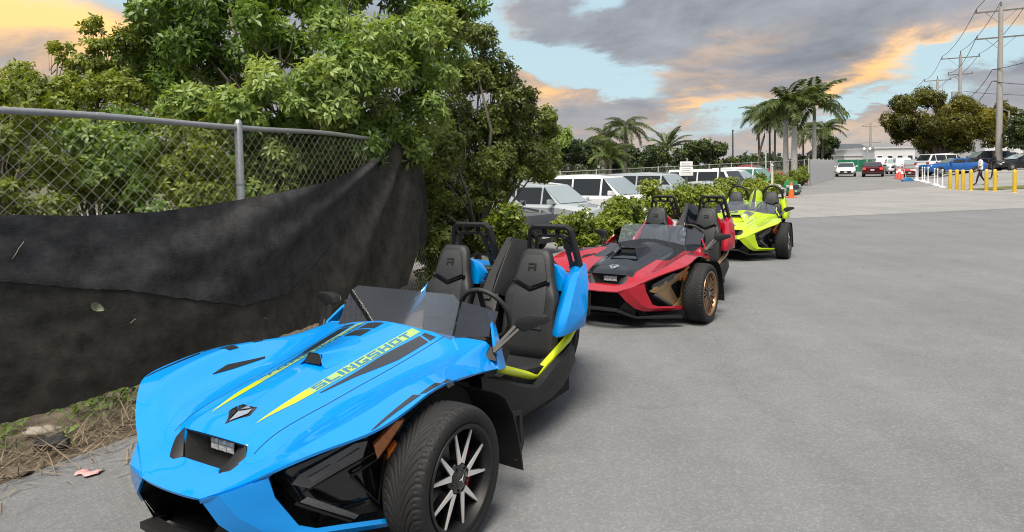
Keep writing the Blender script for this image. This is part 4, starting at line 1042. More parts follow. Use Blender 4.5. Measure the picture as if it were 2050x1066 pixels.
wr = tag(MB().grid(rows).build('wrapper', mat('pink_wrapper', (.55, .13, .15), .4, var=.5, scale=22, col2=(.75, .55, .53)), None, 180), 'crumpled pink and white sweet wrapper at the road edge', 'wrapper')
wr.modifiers.new('t', 'SOLIDIFY').thickness = .002
# ------------------------------------------------------------------ foliage
def leaf_mat(name, dark, mid, light, trans=.28, rough=.5):
    M = bpy.data.materials.new(name); M.use_nodes = True; t = M.node_tree; n = t.nodes; l = t.links; p = n['Principled BSDF']
    at = n.new('ShaderNodeAttribute'); at.attribute_name = 'tint'
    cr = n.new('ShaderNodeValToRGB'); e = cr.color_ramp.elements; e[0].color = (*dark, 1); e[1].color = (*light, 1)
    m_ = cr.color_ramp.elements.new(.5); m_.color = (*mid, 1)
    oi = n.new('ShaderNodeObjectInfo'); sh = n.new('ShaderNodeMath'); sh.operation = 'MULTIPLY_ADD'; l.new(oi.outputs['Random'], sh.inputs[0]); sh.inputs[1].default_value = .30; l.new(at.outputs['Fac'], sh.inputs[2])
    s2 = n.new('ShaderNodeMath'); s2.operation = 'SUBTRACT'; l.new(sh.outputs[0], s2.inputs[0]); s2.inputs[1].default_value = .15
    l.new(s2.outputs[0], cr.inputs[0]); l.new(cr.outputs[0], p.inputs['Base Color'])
    p.inputs['Roughness'].default_value = rough; p.inputs['Specular IOR Level'].default_value = .4
    tr = n.new('ShaderNodeBsdfTranslucent'); hs = n.new('ShaderNodeMix'); hs.data_type = 'RGBA'; hs.blend_type = 'MULTIPLY'; hs.inputs[0].default_value = 1; l.new(cr.outputs[0], hs.inputs[6]); hs.inputs[7].default_value = (1.35, 1.25, .55, 1)
    l.new(hs.outputs[2], tr.inputs[0]); ms = n.new('ShaderNodeMixShader'); ms.inputs[0].default_value = trans
    l.new(p.outputs[0], ms.inputs[1]); l.new(tr.outputs[0], ms.inputs[2]); l.new(ms.outputs[0], n['Material Output'].inputs[0]); return M
LF_MAIN = leaf_mat('broad_leaf', (.048, .094, .016), (.135, .235, .045), (.33, .43, .13), .36, .42)
LF_DARK = leaf_mat('dull_leaf', (.065, .088, .022), (.17, .225, .052), (.36, .39, .13), .36, .42)
LF_SHRUB = leaf_mat('shrub_leaf', (.07, .105, .016), (.17, .225, .035), (.36, .40, .085), .40)
LF_POT = leaf_mat('clusia_leaf', (.05, .088, .012), (.14, .20, .022), (.38, .42, .07), .32, .36)
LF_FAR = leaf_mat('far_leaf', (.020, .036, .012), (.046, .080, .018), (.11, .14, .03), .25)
LF_OLIVE = leaf_mat('olive_leaf', (.034, .038, .006), (.10, .105, .010), (.26, .235, .022), .34)
LF_PALM = leaf_mat('palm_leaf', (.030, .048, .016), (.072, .11, .028), (.19, .22, .06), .25, .4)
M_BARK = mat('bark', (.10, .085, .068), .9, var=.4, scale=12, bump=.8, bscale=40, col2=(.22, .19, .155))
M_PALMT = mat('palm_trunk', (.46, .45, .42), .85, var=.25, scale=3, bump=.4, bscale=14)
M_SHAFT = mat('palm_crownshaft', (.15, .19, .06), .5, var=.2)

def foliage_mesh(name, pts, nrm, tint, mt, L=.12, W=.035, k=7, droop=.35, jitter=.35, spread=1.):
    """Whorls of k leaves round each point; every leaf is a folded four-cornered blade."""
    n = len(pts); nrm = nrm/np.linalg.norm(nrm, axis=1, keepdims=True)
    a = np.cross(nrm, nrng.normal(size=(n, 3))); a /= np.linalg.norm(a, axis=1, keepdims=True)+1e-9; b = np.cross(nrm, a)
    ang = (np.arange(k)/k*2*math.pi)[None, :]+nrng.uniform(0, 6.28, (n, 1))+nrng.normal(0, jitter, (n, k))
    el_ = nrng.normal(.15, .35, (n, k)); ln = L*nrng.uniform(.6, 1.15, (n, k))
    d = (a[:, None]*np.cos(ang)[..., None]+b[:, None]*np.sin(ang)[..., None])*spread*np.cos(el_)[..., None]+nrm[:, None]*np.sin(el_)[..., None]
    d[..., 2] -= droop*nrng.uniform(0, 1, (n, k)); d /= np.linalg.norm(d, axis=-1, keepdims=True)
    s = np.cross(d, nrm[:, None]+.25*nrng.normal(size=(n, k, 3))); s /= np.linalg.norm(s, axis=-1, keepdims=True)+1e-9
    up = np.cross(s, d); w = W*nrng.uniform(.7, 1.2, (n, k, 1)); ln = ln[..., None]; P = pts[:, None]+d*ln*.12
    v0 = P; v1 = P+d*ln*.5+s*w+up*w*.35; v2 = P+d*ln-up*w*.3; v3 = P+d*ln*.5-s*w+up*w*.35
    V = np.stack([v0, v1, v2, v3], 2).reshape(-1, 3); Q = np.arange(n*k*4).reshape(-1, 4)
    tn = np.clip(tint[:, None]+nrng.normal(0, .13, (n, k)), 0, 1).ravel()
    return np_mesh(name, V, Q, mt, colors=tn)
def blob_points(blobs, dens, shell=.55, up=.35):
    """blobs: (centre, radius, tint). Points spread through each blob's volume, denser near its surface."""
    P, Nn, T = [], [], []
    for c, r, tn in blobs:
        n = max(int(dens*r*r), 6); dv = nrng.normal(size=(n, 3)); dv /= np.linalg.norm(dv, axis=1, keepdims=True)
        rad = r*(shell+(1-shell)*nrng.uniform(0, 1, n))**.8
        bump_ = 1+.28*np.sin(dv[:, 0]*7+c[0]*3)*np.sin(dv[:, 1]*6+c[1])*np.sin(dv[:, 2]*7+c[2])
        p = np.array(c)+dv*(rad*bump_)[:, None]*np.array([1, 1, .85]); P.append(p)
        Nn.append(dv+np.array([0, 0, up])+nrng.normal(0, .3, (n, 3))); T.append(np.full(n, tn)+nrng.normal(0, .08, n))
    return np.concatenate(P), np.concatenate(Nn), np.concatenate(T)
def tree(name, label, cat, base, blobs, mt, dens, L, W, k=7, r0=.12, group=None, bark=None, trunks=1, sub=5, limb=True, droop=.35):
    """base on the ground; blobs in world coordinates (crown masses). Each blob is broken into smaller leafy clumps."""
    base = Vector(base); root = thing(name, label, cat, base, 0, group); small = []
    for c, r, tn in blobs:
        c = Vector(c)
        for q in range(sub):
            dv = Vector((rng.gauss(0, 1), rng.gauss(0, 1), rng.gauss(0, .8))).normalized()*r*rng.uniform(.35, .9)
            small.append((np.array(c+dv-base), r*rng.uniform(.38, .62), tn+rng.gauss(0, .13)))
    P, Nn, T = blob_points(small, dens)
    new_obj('crown', foliage_mesh('crown', P, Nn, T, mt, L, W, k, droop), root)
    # trunk and limbs as tapering tubes towards the clumps
    cs = [Vector(c)-base for c, r, tn in blobs]; mid = sum(cs, Vector())/len(cs); tr = MB()
    fork = Vector((mid.x*.45, mid.y*.45, max(min(c.z for c in cs)*.55, .3)))
    for j in range(trunks):
        o_ = Vector((rng.gauss(0, .12*(trunks > 1)), rng.gauss(0, .12*(trunks > 1)), 0)); pts = [o_*r0*8, o_*r0*10+fork*.5+Vector((rng.gauss(0, .04), rng.gauss(0, .04), 0)), fork+o_*r0*14]
        tr.tube(pts, [r0/trunks**.5, r0*.8/trunks**.5, r0*.65/trunks**.5], 8)
    tr.build('trunk', bark or M_BARK, root, 180)
    if limb:
        for i, c in enumerate(cs):
            lb = MB(); m1 = fork.lerp(c, .5)+Vector((rng.gauss(0, .15), rng.gauss(0, .15), .12))*(c-fork).length*.35
            lb.tube([fork, m1, c], [r0*.42, r0*.28, r0*.08], 6)
            for q in range(4):
                e = c+Vector((rng.gauss(0, 1), rng.gauss(0, 1), rng.gauss(.2, .8))).normalized()*blobs[i][1]*.95
                lb.tube([m1.lerp(c, .4+.15*q), m1.lerp(e, .6)+Vector((0, 0, .05)), e], [r0*.14, r0*.09, r0*.03], 4)
            lb.build('limb', bark or M_BARK, root, 180)
    return root
def B(u, v, Yd, rpx, tn=.5):
    p = pix(u, v, Yd); return (p, rpx*Yd/FPX, tn)
# the bright broad-leaved tree over the fence
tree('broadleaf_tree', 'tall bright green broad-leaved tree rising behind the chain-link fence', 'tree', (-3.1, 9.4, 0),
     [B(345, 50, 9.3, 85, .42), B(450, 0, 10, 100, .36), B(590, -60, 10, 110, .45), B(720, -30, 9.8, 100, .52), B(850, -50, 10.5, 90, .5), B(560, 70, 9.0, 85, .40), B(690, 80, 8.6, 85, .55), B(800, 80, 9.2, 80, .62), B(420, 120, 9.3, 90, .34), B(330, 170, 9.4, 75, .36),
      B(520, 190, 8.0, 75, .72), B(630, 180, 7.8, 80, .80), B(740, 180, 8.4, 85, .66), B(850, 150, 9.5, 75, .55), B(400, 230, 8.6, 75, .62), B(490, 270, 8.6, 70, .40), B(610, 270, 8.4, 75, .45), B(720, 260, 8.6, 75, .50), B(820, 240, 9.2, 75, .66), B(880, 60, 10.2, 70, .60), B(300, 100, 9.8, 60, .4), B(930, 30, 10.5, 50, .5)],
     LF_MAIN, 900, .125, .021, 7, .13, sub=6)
# darker tree at the gate end of the fence
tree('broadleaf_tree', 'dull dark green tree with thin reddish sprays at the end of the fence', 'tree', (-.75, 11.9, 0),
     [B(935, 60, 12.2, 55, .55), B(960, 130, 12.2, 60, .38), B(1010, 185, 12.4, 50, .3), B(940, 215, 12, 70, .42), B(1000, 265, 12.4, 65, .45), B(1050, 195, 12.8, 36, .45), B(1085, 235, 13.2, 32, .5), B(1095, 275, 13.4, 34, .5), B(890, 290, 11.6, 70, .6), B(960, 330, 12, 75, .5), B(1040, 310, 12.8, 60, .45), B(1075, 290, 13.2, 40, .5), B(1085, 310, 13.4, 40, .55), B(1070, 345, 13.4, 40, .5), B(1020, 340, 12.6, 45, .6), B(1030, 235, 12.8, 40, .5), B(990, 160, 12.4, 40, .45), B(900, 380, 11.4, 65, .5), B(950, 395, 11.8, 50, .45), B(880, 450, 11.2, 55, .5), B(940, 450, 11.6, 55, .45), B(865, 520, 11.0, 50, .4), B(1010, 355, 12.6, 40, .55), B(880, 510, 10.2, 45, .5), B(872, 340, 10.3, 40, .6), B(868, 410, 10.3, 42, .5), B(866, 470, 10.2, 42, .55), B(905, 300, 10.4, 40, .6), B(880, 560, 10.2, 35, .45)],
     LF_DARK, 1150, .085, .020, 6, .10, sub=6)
# lighter wispy growth on the left, and the shrubs pressed against the mesh
tree('wispy_tree', 'thin wispy tree with upright pale sprays left of the tall tree', 'tree', (-5.6, 8.6, 0),
     [B(20, 165, 8.4, 50, .6), B(70, 185, 8.4, 50, .55), B(0, 215, 8.0, 55, .6), B(60, 230, 8.0, 50, .5), B(140, 180, 8.6, 40, .6), B(215, 145, 9, 40, .5), B(120, 95, 9, 20, .6), B(150, 130, 9, 28, .6), B(185, 55, 9, 22, .55), B(200, 110, 9, 36, .5), B(230, 170, 8.8, 50, .6), B(260, 80, 9.2, 36, .35), B(180, 200, 8.6, 55, .6), B(270, 210, 8.8, 60, .5), B(110, 215, 8.4, 45, .65)],
     LF_SHRUB, 1250, .075, .017, 6, .06, sub=7)
sh = [(-4.55, 5.0), (-3.9, 6.3), (-3.4, 7.4), (-2.9, 8.4), (-2.35, 9.4), (-1.95, 10.3)]
LB = ['yellow-green shrub crowding the mesh at far left of the fence', 'bushy light shrub behind the mesh left of the galvanised post', 'leafy shrub pressed against the mesh by the galvanised post', 'dense shrub behind the mesh right of the galvanised post', 'shrub behind the mesh above the hanging cloth', 'shrub behind the mesh where the cloth is tied to the rail']
US = [[(-40, 300, 5.9, 65), (60, 270, 6.4, 60), (140, 370, 6.5, 65), (10, 340, 6.2, 60), (20, 190, 6.2, 48), (75, 225, 6.1, 55), (10, 280, 6.0, 60), (90, 320, 6.0, 65), (30, 390, 5.9, 65), (110, 430, 5.9, 60)],
      [(140, 300, 7.0, 60), (210, 330, 7.2, 65), (270, 340, 7.2, 65), (240, 250, 7.3, 55), (160, 260, 6.9, 65), (230, 300, 6.9, 70), (180, 370, 6.7, 70), (260, 400, 6.8, 65)],
      [(300, 330, 7.6, 65), (360, 350, 7.8, 65), (440, 340, 7.8, 60), (430, 270, 7.9, 55), (320, 280, 7.4, 65), (390, 310, 7.4, 70), (330, 380, 7.2, 70), (420, 400, 7.3, 60)],
      [(460, 350, 8.3, 55), (530, 340, 8.5, 55), (590, 290, 8.6, 55), (500, 280, 8.5, 50), (480, 300, 8.0, 60), (550, 310, 8.2, 60), (500, 370, 8.0, 60), (590, 360, 8.3, 50)],
      [(610, 330, 9.2, 50), (670, 330, 9.4, 50), (740, 310, 9.6, 45), (630, 300, 9.0, 55), (700, 300, 9.2, 55), (640, 350, 9.0, 50)], [(750, 290, 9.9, 50), (800, 310, 10.2, 50), (830, 360, 10.4, 50), (820, 430, 10.4, 55)]]
for i, ((x, y), lab) in enumerate(zip(sh, LB)):
    tree('shrub', lab, 'shrub', (x, y, 0), [B(u, v, Y_, r, .35+.3*rng.random()) for u, v, Y_, r in US[i]], [LF_SHRUB, LF_MAIN, LF_SHRUB, LF_MAIN, LF_SHRUB, LF_DARK][i], 1000, .075, .016, 6, .045, 'shrubs behind the chain-link fence', sub=6)
# low weeds at the foot of the fence
pts, nn_, tt_ = [], [], []
for k in range(420):
    d = rng.uniform(2.5, 8.5); p, t = along(d, rng.gauss(-.45, .22)); pts.append((p.x, p.y, abs(rng.gauss(.10, .12)))); nn_.append((rng.gauss(0, .3), rng.gauss(0, .3), 1)); tt_.append(rng.uniform(.2, .75))
tag(new_obj('weeds', foliage_mesh('weeds', np.array(pts), np.array(nn_), np.array(tt_), LF_MAIN, .09, .018, 6)), 'low green weeds along the foot of the fence', 'weeds', kind='stuff')

# ------------------------------------------------------------------ potted hedge plants along the edge of the lot
M_POT = mat('nursery_pot', (.014, .014, .014), .55, var=.2); M_POTR = mat('terracotta_pot', (.20, .055, .035), .7, var=.25); M_SOIL = mat('potting_soil', (.04, .03, .022), .95, var=.4)
def pot_plant(hh, rr, potm, seed):
    root = thing('potted_plant', 'x', 'potted plant', (0, 0, 0))
    pt = MB().lathe([(.0, .02), (.15, .02), (.155, 0), (.16, 0), (.20, .30), (.215, .30), (.215, .335), (.195, .335), (.19, .29), (0, .29)], 20).build('pot', potm, root, 40)
    MB().lathe([(0, .292), (.185, .292)], 16).build('soil', M_SOIL, pt)
    st = MB(); bl = []
    for k in range(7):
        a = rng.uniform(0, 6.28); r = rr*rng.uniform(.15, .95); z = hh*rng.uniform(.5, .97)*(1-.22*(r/rr)**2)
        e = Vector((r*math.cos(a), r*math.sin(a), z)); st.tube([(0, 0, .28), e*.55+Vector((0, 0, .1)), e], [.014, .010, .004], 5)
        bl.append((np.array(e), .24*rng.uniform(.75, 1.2), rng.uniform(.4, .68)))
        bl.append((np.array(e)*np.array([.8, .8, .72])+np.array([0, 0, .02]), .24, rng.uniform(.25, .5)))
    st.build('stems', M_BARK, root, 180)
    P, Nn, T = blob_points(bl, 1100, .4, .7); T = T+.25*(P[:, 2]/hh-.6)  # tint paler upward, inner clumps darker: foliage shade put into the colour
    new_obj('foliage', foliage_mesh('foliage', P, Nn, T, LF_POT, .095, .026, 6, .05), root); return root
protos = [pot_plant(1.25, .55, M_POT, 1), pot_plant(1.1, .6, M_POTR, 2), pot_plant(1.0, .55, M_POT, 3)]
row = []; t = 9.4
while t < 66:
    row.append(xy(t, -4.75+rng.gauss(0, .15)+.25*math.sin(t*.7))); t += rng.uniform(1.25, 1.6) if t < 34 else rng.uniform(2.2, 2.9)
ci = min(range(len(row)), key=lambda i: abs(ts(*row[i])[0]-38.2))          # the plant standing by the orange cone
NUM = ['', '', 'second', 'third', 'fourth', 'fifth', 'sixth', 'seventh', 'eighth', 'ninth', 'tenth', 'eleventh', 'twelfth', 'thirteenth', 'fourteenth', 'fifteenth', 'sixteenth', 'seventeenth', 'eighteenth', 'nineteenth', 'twentieth', 'twenty-first', 'twenty-second', 'twenty-third', 'twenty-fourth', 'twenty-fifth']
for i, (x, y) in enumerate(row):
    o = protos[i] if i < 3 else copy_tree(protos[rng.choice((0, 0, 1, 2, 2))])
    o.location = (x, y, gz(x, y)); o.rotation_euler = (0, 0, rng.uniform(0, 6.28)); s_ = rng.uniform(.92, 1.12)*(.82 if i < 4 else 1.12 if i == 4 else .92)*rng.uniform(.92, 1.1); o.scale = (s_, s_, s_)
    o['label'] = 'potted hedge plant nearest the camera, behind the blue three-wheeler' if i == 0 else 'potted hedge plant standing beside the orange traffic cone' if i == ci else 'last potted hedge plant of the row, far up by the corrugated fence' if i == len(row)-1 else f'{NUM[i+1]} potted hedge plant of the row counted from the blue three-wheeler' if i <= 8 else f'potted hedge plant, {NUM[ci-i] + " " if ci-i > 1 else ""}next before the orange cone in the row' if i < ci else f'potted hedge plant, {NUM[i-ci] + " " if i-ci > 1 else ""}next beyond the orange cone in the row'
    o['group'] = 'potted hedge plants along the edge of the lot'

# ------------------------------------------------------------------ palms
def frond_mesh(name, L, n, leaf, arch, mt, w=.05, droop=.6):
    V, Q, T = [], [], []
    def rach(f): return Vector((L*f*(1-.12*f), 0, L*(.55*f-arch*f*f)))
    def q4(a, b, c, d, t): k = len(V); V.extend([a, b, c, d]); Q.append((k, k+1, k+2, k+3)); T.append(t)
    for i in range(8):
        a, b = rach(i/8), rach((i+1)/8); r = .035*(1-i/9)*L/3; q4(a+Vector((0, -r, 0)), b+Vector((0, -r, 0)), b+Vector((0, r, 0)), a+Vector((0, r, 0)), .7)
        q4(a+Vector((0, 0, -r)), b+Vector((0, 0, -r)), b+Vector((0, 0, r)), a+Vector((0, 0, r)), .7)
    for i in range(n):
        f = .12+.88*i/n; p = rach(f); tg = (rach(min(f+.02, 1))-rach(f-.02)).normalized(); ll = leaf*math.sin(math.pi*(f*.8+.14))**.6*rng.uniform(.8, 1.1)
        for s_ in (-1, 1):
            d = (tg*.55+Vector((0, s_, .25-rng.random()*.35))).normalized(); m_ = p+d*ll*.55; e = p+d*ll+Vector((0, 0, -droop*ll*rng.uniform(.4, 1)))
            q4(p-tg*w*.5, m_-tg*w, e, m_+tg*w, rng.uniform(.2, .75))
    return np_mesh(name, np.array([tuple(v) for v in V]), np.array(Q), mt, colors=T)
FR_ROYAL = frond_mesh('frond', 3.4, 34, .85, .62, LF_PALM, .07, .75); FR_COCO = frond_mesh('frond', 3.6, 34, .8, .85, LF_PALM, .06, .9); FR_DATE = frond_mesh('frond', 2.8, 34, .42, .45, LF_PALM, .05, .3)
def palm(label, X_, Y_, h, tr, fm, nf, kind, scale=1., lean=(0, 0), group='palms beyond the parked cars'):
    z0 = gz(X_, Y_); root = thing('palm_tree', label, 'palm', (X_, Y_, z0), rng.uniform(0, 6.28), group)
    top = Vector((lean[0], lean[1], h)); n = 10
    pts = [Vector((lean[0]*(k/n)**2, lean[1]*(k/n)**2, h*k/n)) for k in range(n+1)]
    if kind == 'royal': rs = [tr*(1.15-.2*abs(k/n-.45)-.25*(k/n)) for k in range(n+1)]
    else: rs = [tr*(1.25 if k == 0 else 1-.35*k/n) for k in range(n+1)]
    MB().tube(pts, rs, 12).build('trunk', M_PALMT if kind != 'coco' else M_BARK, root, 180)
    if kind == 'royal': MB().tube([top, top+Vector((0, 0, .8)), top+Vector((0, 0, 1.7))], [tr*.72, tr*.75, tr*.25], 10).build('crownshaft', M_SHAFT, root, 180); top = top+Vector((0, 0, 1.5))
    for k in range(nf):
        f = new_obj('frond', fm, root); f.location = top
        f.rotation_euler = (rng.gauss(0, .15), rng.uniform(-.95, .55) if kind != 'date' else rng.uniform(-.8, .5), k*2.4+rng.gauss(0, .15)); q = scale*rng.uniform(.85, 1.1); f.scale = (q, q, q)
    return root
def at(u, Yd): p = pix(u, 330, Yd); return p.x, p.y
def htop(v, Yd, u): return pix(u, v, Yd).z
palm('royal palm with pale trunk, left of the tall trio by the road', *at(1573, 70), 5.9, .26, FR_ROYAL, 15, 'royal', 1.2)
palm('royal palm with a yellowing frond, middle of the tall trio', *at(1590, 69), 5.2, .30, FR_ROYAL, 13, 'royal', 1.1)
palm('royal palm with slender green trunk, right of the tall trio', *at(1630, 72), 6.0, .22, FR_ROYAL, 16, 'royal', 1.25)
for (u, Yd, v, lean, lab) in [(1516, 78, 238, (-1.6, 0), 'leaning coconut palm, left of the clump by the green car'), (1520, 80, 232, (.2, 0), 'coconut palm just right of the leaning one in the clump'), (1541, 82, 240, (0, 0), 'coconut palm in the middle of the dark clump'), (1551, 78, 246, (.1, 0), 'coconut palm beside the pale royal trunks, left'), (1608, 84, 262, (0, 0), 'low coconut palm between the royal palm trunks'), (1645, 80, 262, (.3, 0), 'coconut palm right of the royal palms')]:
    X_, Y_ = at(u, Yd); palm(lab, X_, Y_, htop(v, Yd, u)-gz(X_, Y_), .14, FR_COCO, 16, 'coco', .8, lean)
for (u, Yd, v, sc_, lab, km) in [(1252, 46, 258, .52, 'tall coconut palm above the hedge over the white SUV', FR_COCO), (1212, 48, 278, .52, 'coconut palm half hidden in the hedge left of the taller one', FR_COCO), (1335, 55, 298, .9, 'bushy grey-green date palm beyond the black and white SUV', FR_DATE), (1180, 44, 305, .5, 'low palm in the hedge over the white SUV roof', FR_COCO), (1222, 42, 318, .5, 'low palm in front of the hedge behind the pale SUV', FR_COCO)]:
    X_, Y_ = at(u, Yd); palm(lab, X_, Y_, htop(v, Yd, u)-gz(X_, Y_), .12, km, 22 if km is FR_DATE else 15, 'date' if km is FR_DATE else 'coco', sc_)
# hedge trees beyond the lot
def far_tree(lab, blobs, mt, dens, L, W, r0=.15, trunks=1, group='trees beyond the parked cars', name='tree'):
    c = sum((Vector(b[0]) for b in blobs), Vector())/len(blobs)
    return tree(name, lab, 'tree', (c.x, c.y, gz(c.x, c.y)), blobs, mt, dens, L, W, 5, r0, group, trunks=trunks, sub=6)
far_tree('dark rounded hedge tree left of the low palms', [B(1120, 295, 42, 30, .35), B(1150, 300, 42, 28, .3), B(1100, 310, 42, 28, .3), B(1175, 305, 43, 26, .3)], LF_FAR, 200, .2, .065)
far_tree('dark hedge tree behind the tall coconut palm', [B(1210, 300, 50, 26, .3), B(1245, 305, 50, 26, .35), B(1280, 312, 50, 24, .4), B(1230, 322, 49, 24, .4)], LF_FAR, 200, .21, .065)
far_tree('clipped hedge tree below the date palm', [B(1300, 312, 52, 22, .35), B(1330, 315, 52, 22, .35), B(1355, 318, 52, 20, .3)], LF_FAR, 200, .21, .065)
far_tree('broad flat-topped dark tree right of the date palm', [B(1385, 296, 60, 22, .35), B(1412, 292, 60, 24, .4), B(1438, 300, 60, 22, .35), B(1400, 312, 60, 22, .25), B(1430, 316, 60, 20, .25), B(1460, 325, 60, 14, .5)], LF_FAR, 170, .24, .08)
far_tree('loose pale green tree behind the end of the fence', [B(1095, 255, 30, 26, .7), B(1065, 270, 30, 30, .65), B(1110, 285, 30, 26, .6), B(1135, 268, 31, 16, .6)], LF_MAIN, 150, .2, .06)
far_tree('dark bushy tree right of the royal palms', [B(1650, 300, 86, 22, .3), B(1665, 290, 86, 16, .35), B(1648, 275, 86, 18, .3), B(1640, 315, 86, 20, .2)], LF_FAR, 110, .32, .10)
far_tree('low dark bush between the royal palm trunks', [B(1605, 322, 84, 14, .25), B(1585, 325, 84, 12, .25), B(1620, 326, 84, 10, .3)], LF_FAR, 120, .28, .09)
# the big olive-coloured tree across the road and its neighbours
far_tree('big spreading olive-green tree across the road before the poles', [B(1830, 215, 68, 38, .42), B(1865, 195, 68, 34, .45), B(1900, 210, 69, 34, .55), B(1800, 245, 68, 30, .32), B(1840, 255, 67, 40, .35), B(1885, 245, 67, 40, .5), B(1930, 235, 69, 36, .75), B(1965, 240, 70, 30, .85), B(1955, 256, 69, 34, .6), B(1810, 256, 68, 26, .25), B(1915, 256, 68, 34, .4), B(1845, 280, 67, 30, .25), B(1980, 262, 70, 20, .8), B(1872, 284, 68, 22, .35), B(1905, 288, 68, 22, .45), B(1938, 284, 68, 24, .6), B(1800, 268, 68, 26, .25), B(1785, 245, 68, 18, .3)], LF_OLIVE, 190, .22, .06, .38, 4, 'trees across the road', 'spreading_tree')
far_tree('dark green tree behind the near utility pole', [B(1985, 230, 74, 26, .4), B(2005, 250, 74, 26, .35), B(1990, 275, 74, 28, .3), B(2010, 220, 74, 20, .4)], LF_OLIVE, 170, .22, .07, .2, 1, 'trees across the road')
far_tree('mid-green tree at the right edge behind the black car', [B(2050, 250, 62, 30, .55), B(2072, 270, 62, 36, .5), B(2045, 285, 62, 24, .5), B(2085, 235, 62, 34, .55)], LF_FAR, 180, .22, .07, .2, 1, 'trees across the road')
# far-off wood along the horizon
P, T = [], []
for k in range(5200):
    u = rng.uniform(-300, 2500); Yd = rng.uniform(150, 230); p = pix(u, 326, Yd); z = rng.random()**1.4*(3.0+1.4*math.sin(u*.03)+.9*math.sin(u*.11+1)) ; P.append((p.x, p.y, z+.2)); T.append(rng.uniform(.1, .6))
P = np.array(P); tag(new_obj('far_wood', foliage_mesh('far_wood', P, nrng.normal(size=P.shape)+np.array([0, 0, .5]), np.array(T), LF_FAR, 1.2, .45, 6)), 'low dark line of trees along the horizon', 'trees', kind='stuff')
# ------------------------------------------------------------------ parked and moving cars
M_GLASSD = mat('car_glass_dark', (.012, .016, .018), .06, var=.1, coat=.3, spec=.8); M_GLASSL = mat('sky_pale_glass', (.22, .28, .29), .05, var=.15, coat=1., spec=1., scale=2)  # windscreen base colour painted pale to stand in for reflected sky
M_GLASSG = mat('green_tinted_glass', (.03, .16, .10), .06, coat=.8, var=.1)
M_CTYRE = mat('car_tyre', (.018, .018, .018), .75, var=.2); M_ALLOY = mat('car_alloy', (.52, .53, .54), .3, metal=.6, var=.1); M_TRIM = mat('car_trim', (.02, .02, .021), .5)
M_HEAD = mat('car_headlight', (.6, .62, .64), .12, metal=.3, coat=1); M_TAIL = mat('car_tail_light', (.35, .01, .012), .2, coat=1); M_PLATE = mat('number_plate', (.7, .7, .66), .5)
M_TAILON = mat('lit_tail_light', (.6, .02, .02), .3, emit=(1, .06, .04, 1.2))
WH_T = MB().lathe([(.20, -.10), (.30, -.11), (.335, -.08), (.34, 0), (.335, .08), (.30, .11), (.20, .10)], 28, 0, Matrix.Rotation(R(90), 4, 'X')).mesh('tyre', M_CTYRE, 50)
_w = MB(); _w.lathe([(.215, .085), (.205, .11), (.19, .095), (.19, .03), (.0, .03)], 28, 1, Matrix.Rotation(R(-90), 4, 'X')); _w.lathe([(0, .095), (.05, .09), (.055, .04)], 14, 0, Matrix.Rotation(R(-90), 4, 'X'))
for k in range(5):
    a = R(72*k); MM = Matrix.Rotation(R(-90), 4, 'X') @ Matrix.Rotation(a, 4, 'Z')
    _w.box(.03, .205, -.028, .028, .06, .098, 0, MM)
WH_R = _w.mesh('rim', [M_ALLOY, M_TRIM], 40)
PROFILES = {   # x along the car (front = +), heights as fractions are real metres: hood line, roof, glass
 'suv':   dict(L=4.9, W=1.95, H=1.82, hood=[(2.40, .62), (2.36, .88), (2.2, 1.02), (1.15, 1.16)], cab=[(1.15, 1.14), (.38, 1.74), (-.4, 1.82), (-1.95, 1.77), (-2.34, 1.18)], tail=[(-2.38, 1.14), (-2.44, .75), (-2.40, .45)], pil=[.42, -.62, -1.62]),
 'boxy':  dict(L=4.75, W=1.95, H=1.90, hood=[(2.34, .60), (2.32, 1.02), (2.2, 1.14), (1.1, 1.20)], cab=[(1.1, 1.18), (.72, 1.82), (0, 1.90), (-2.15, 1.88), (-2.30, 1.16)], tail=[(-2.32, 1.12), (-2.36, .75), (-2.33, .45)], pil=[.40, -.62, -1.55]),
 'sedan': dict(L=4.8, W=1.84, H=1.45, hood=[(2.38, .50), (2.34, .70), (2.15, .80), (1.05, .98)], cab=[(1.05, .96), (.15, 1.40), (-.4, 1.45), (-1.1, 1.40), (-1.95, 1.02)], tail=[(-2.30, 1.0), (-2.40, .85), (-2.38, .45)], pil=[.0, -.95]),
 'coupe': dict(L=4.8, W=1.9, H=1.40, hood=[(2.38, .50), (2.36, .78), (2.2, .86), (.85, .98)], cab=[(.85, .96), (.05, 1.34), (-.4, 1.40), (-1.0, 1.36), (-1.85, 1.04)], tail=[(-2.30, 1.02), (-2.40, .90), (-2.38, .45)], pil=[-.7]),
 'pickup': dict(L=5.6, W=1.98, H=1.88, hood=[(2.75, .65), (2.72, 1.0), (2.55, 1.12), (1.5, 1.22)], cab=[(1.5, 1.2), (.95, 1.78), (.3, 1.88), (-.75, 1.85), (-1.0, 1.22)], tail=[(-2.75, 1.16), (-2.8, .8), (-2.75, .5)], pil=[.35]),
}
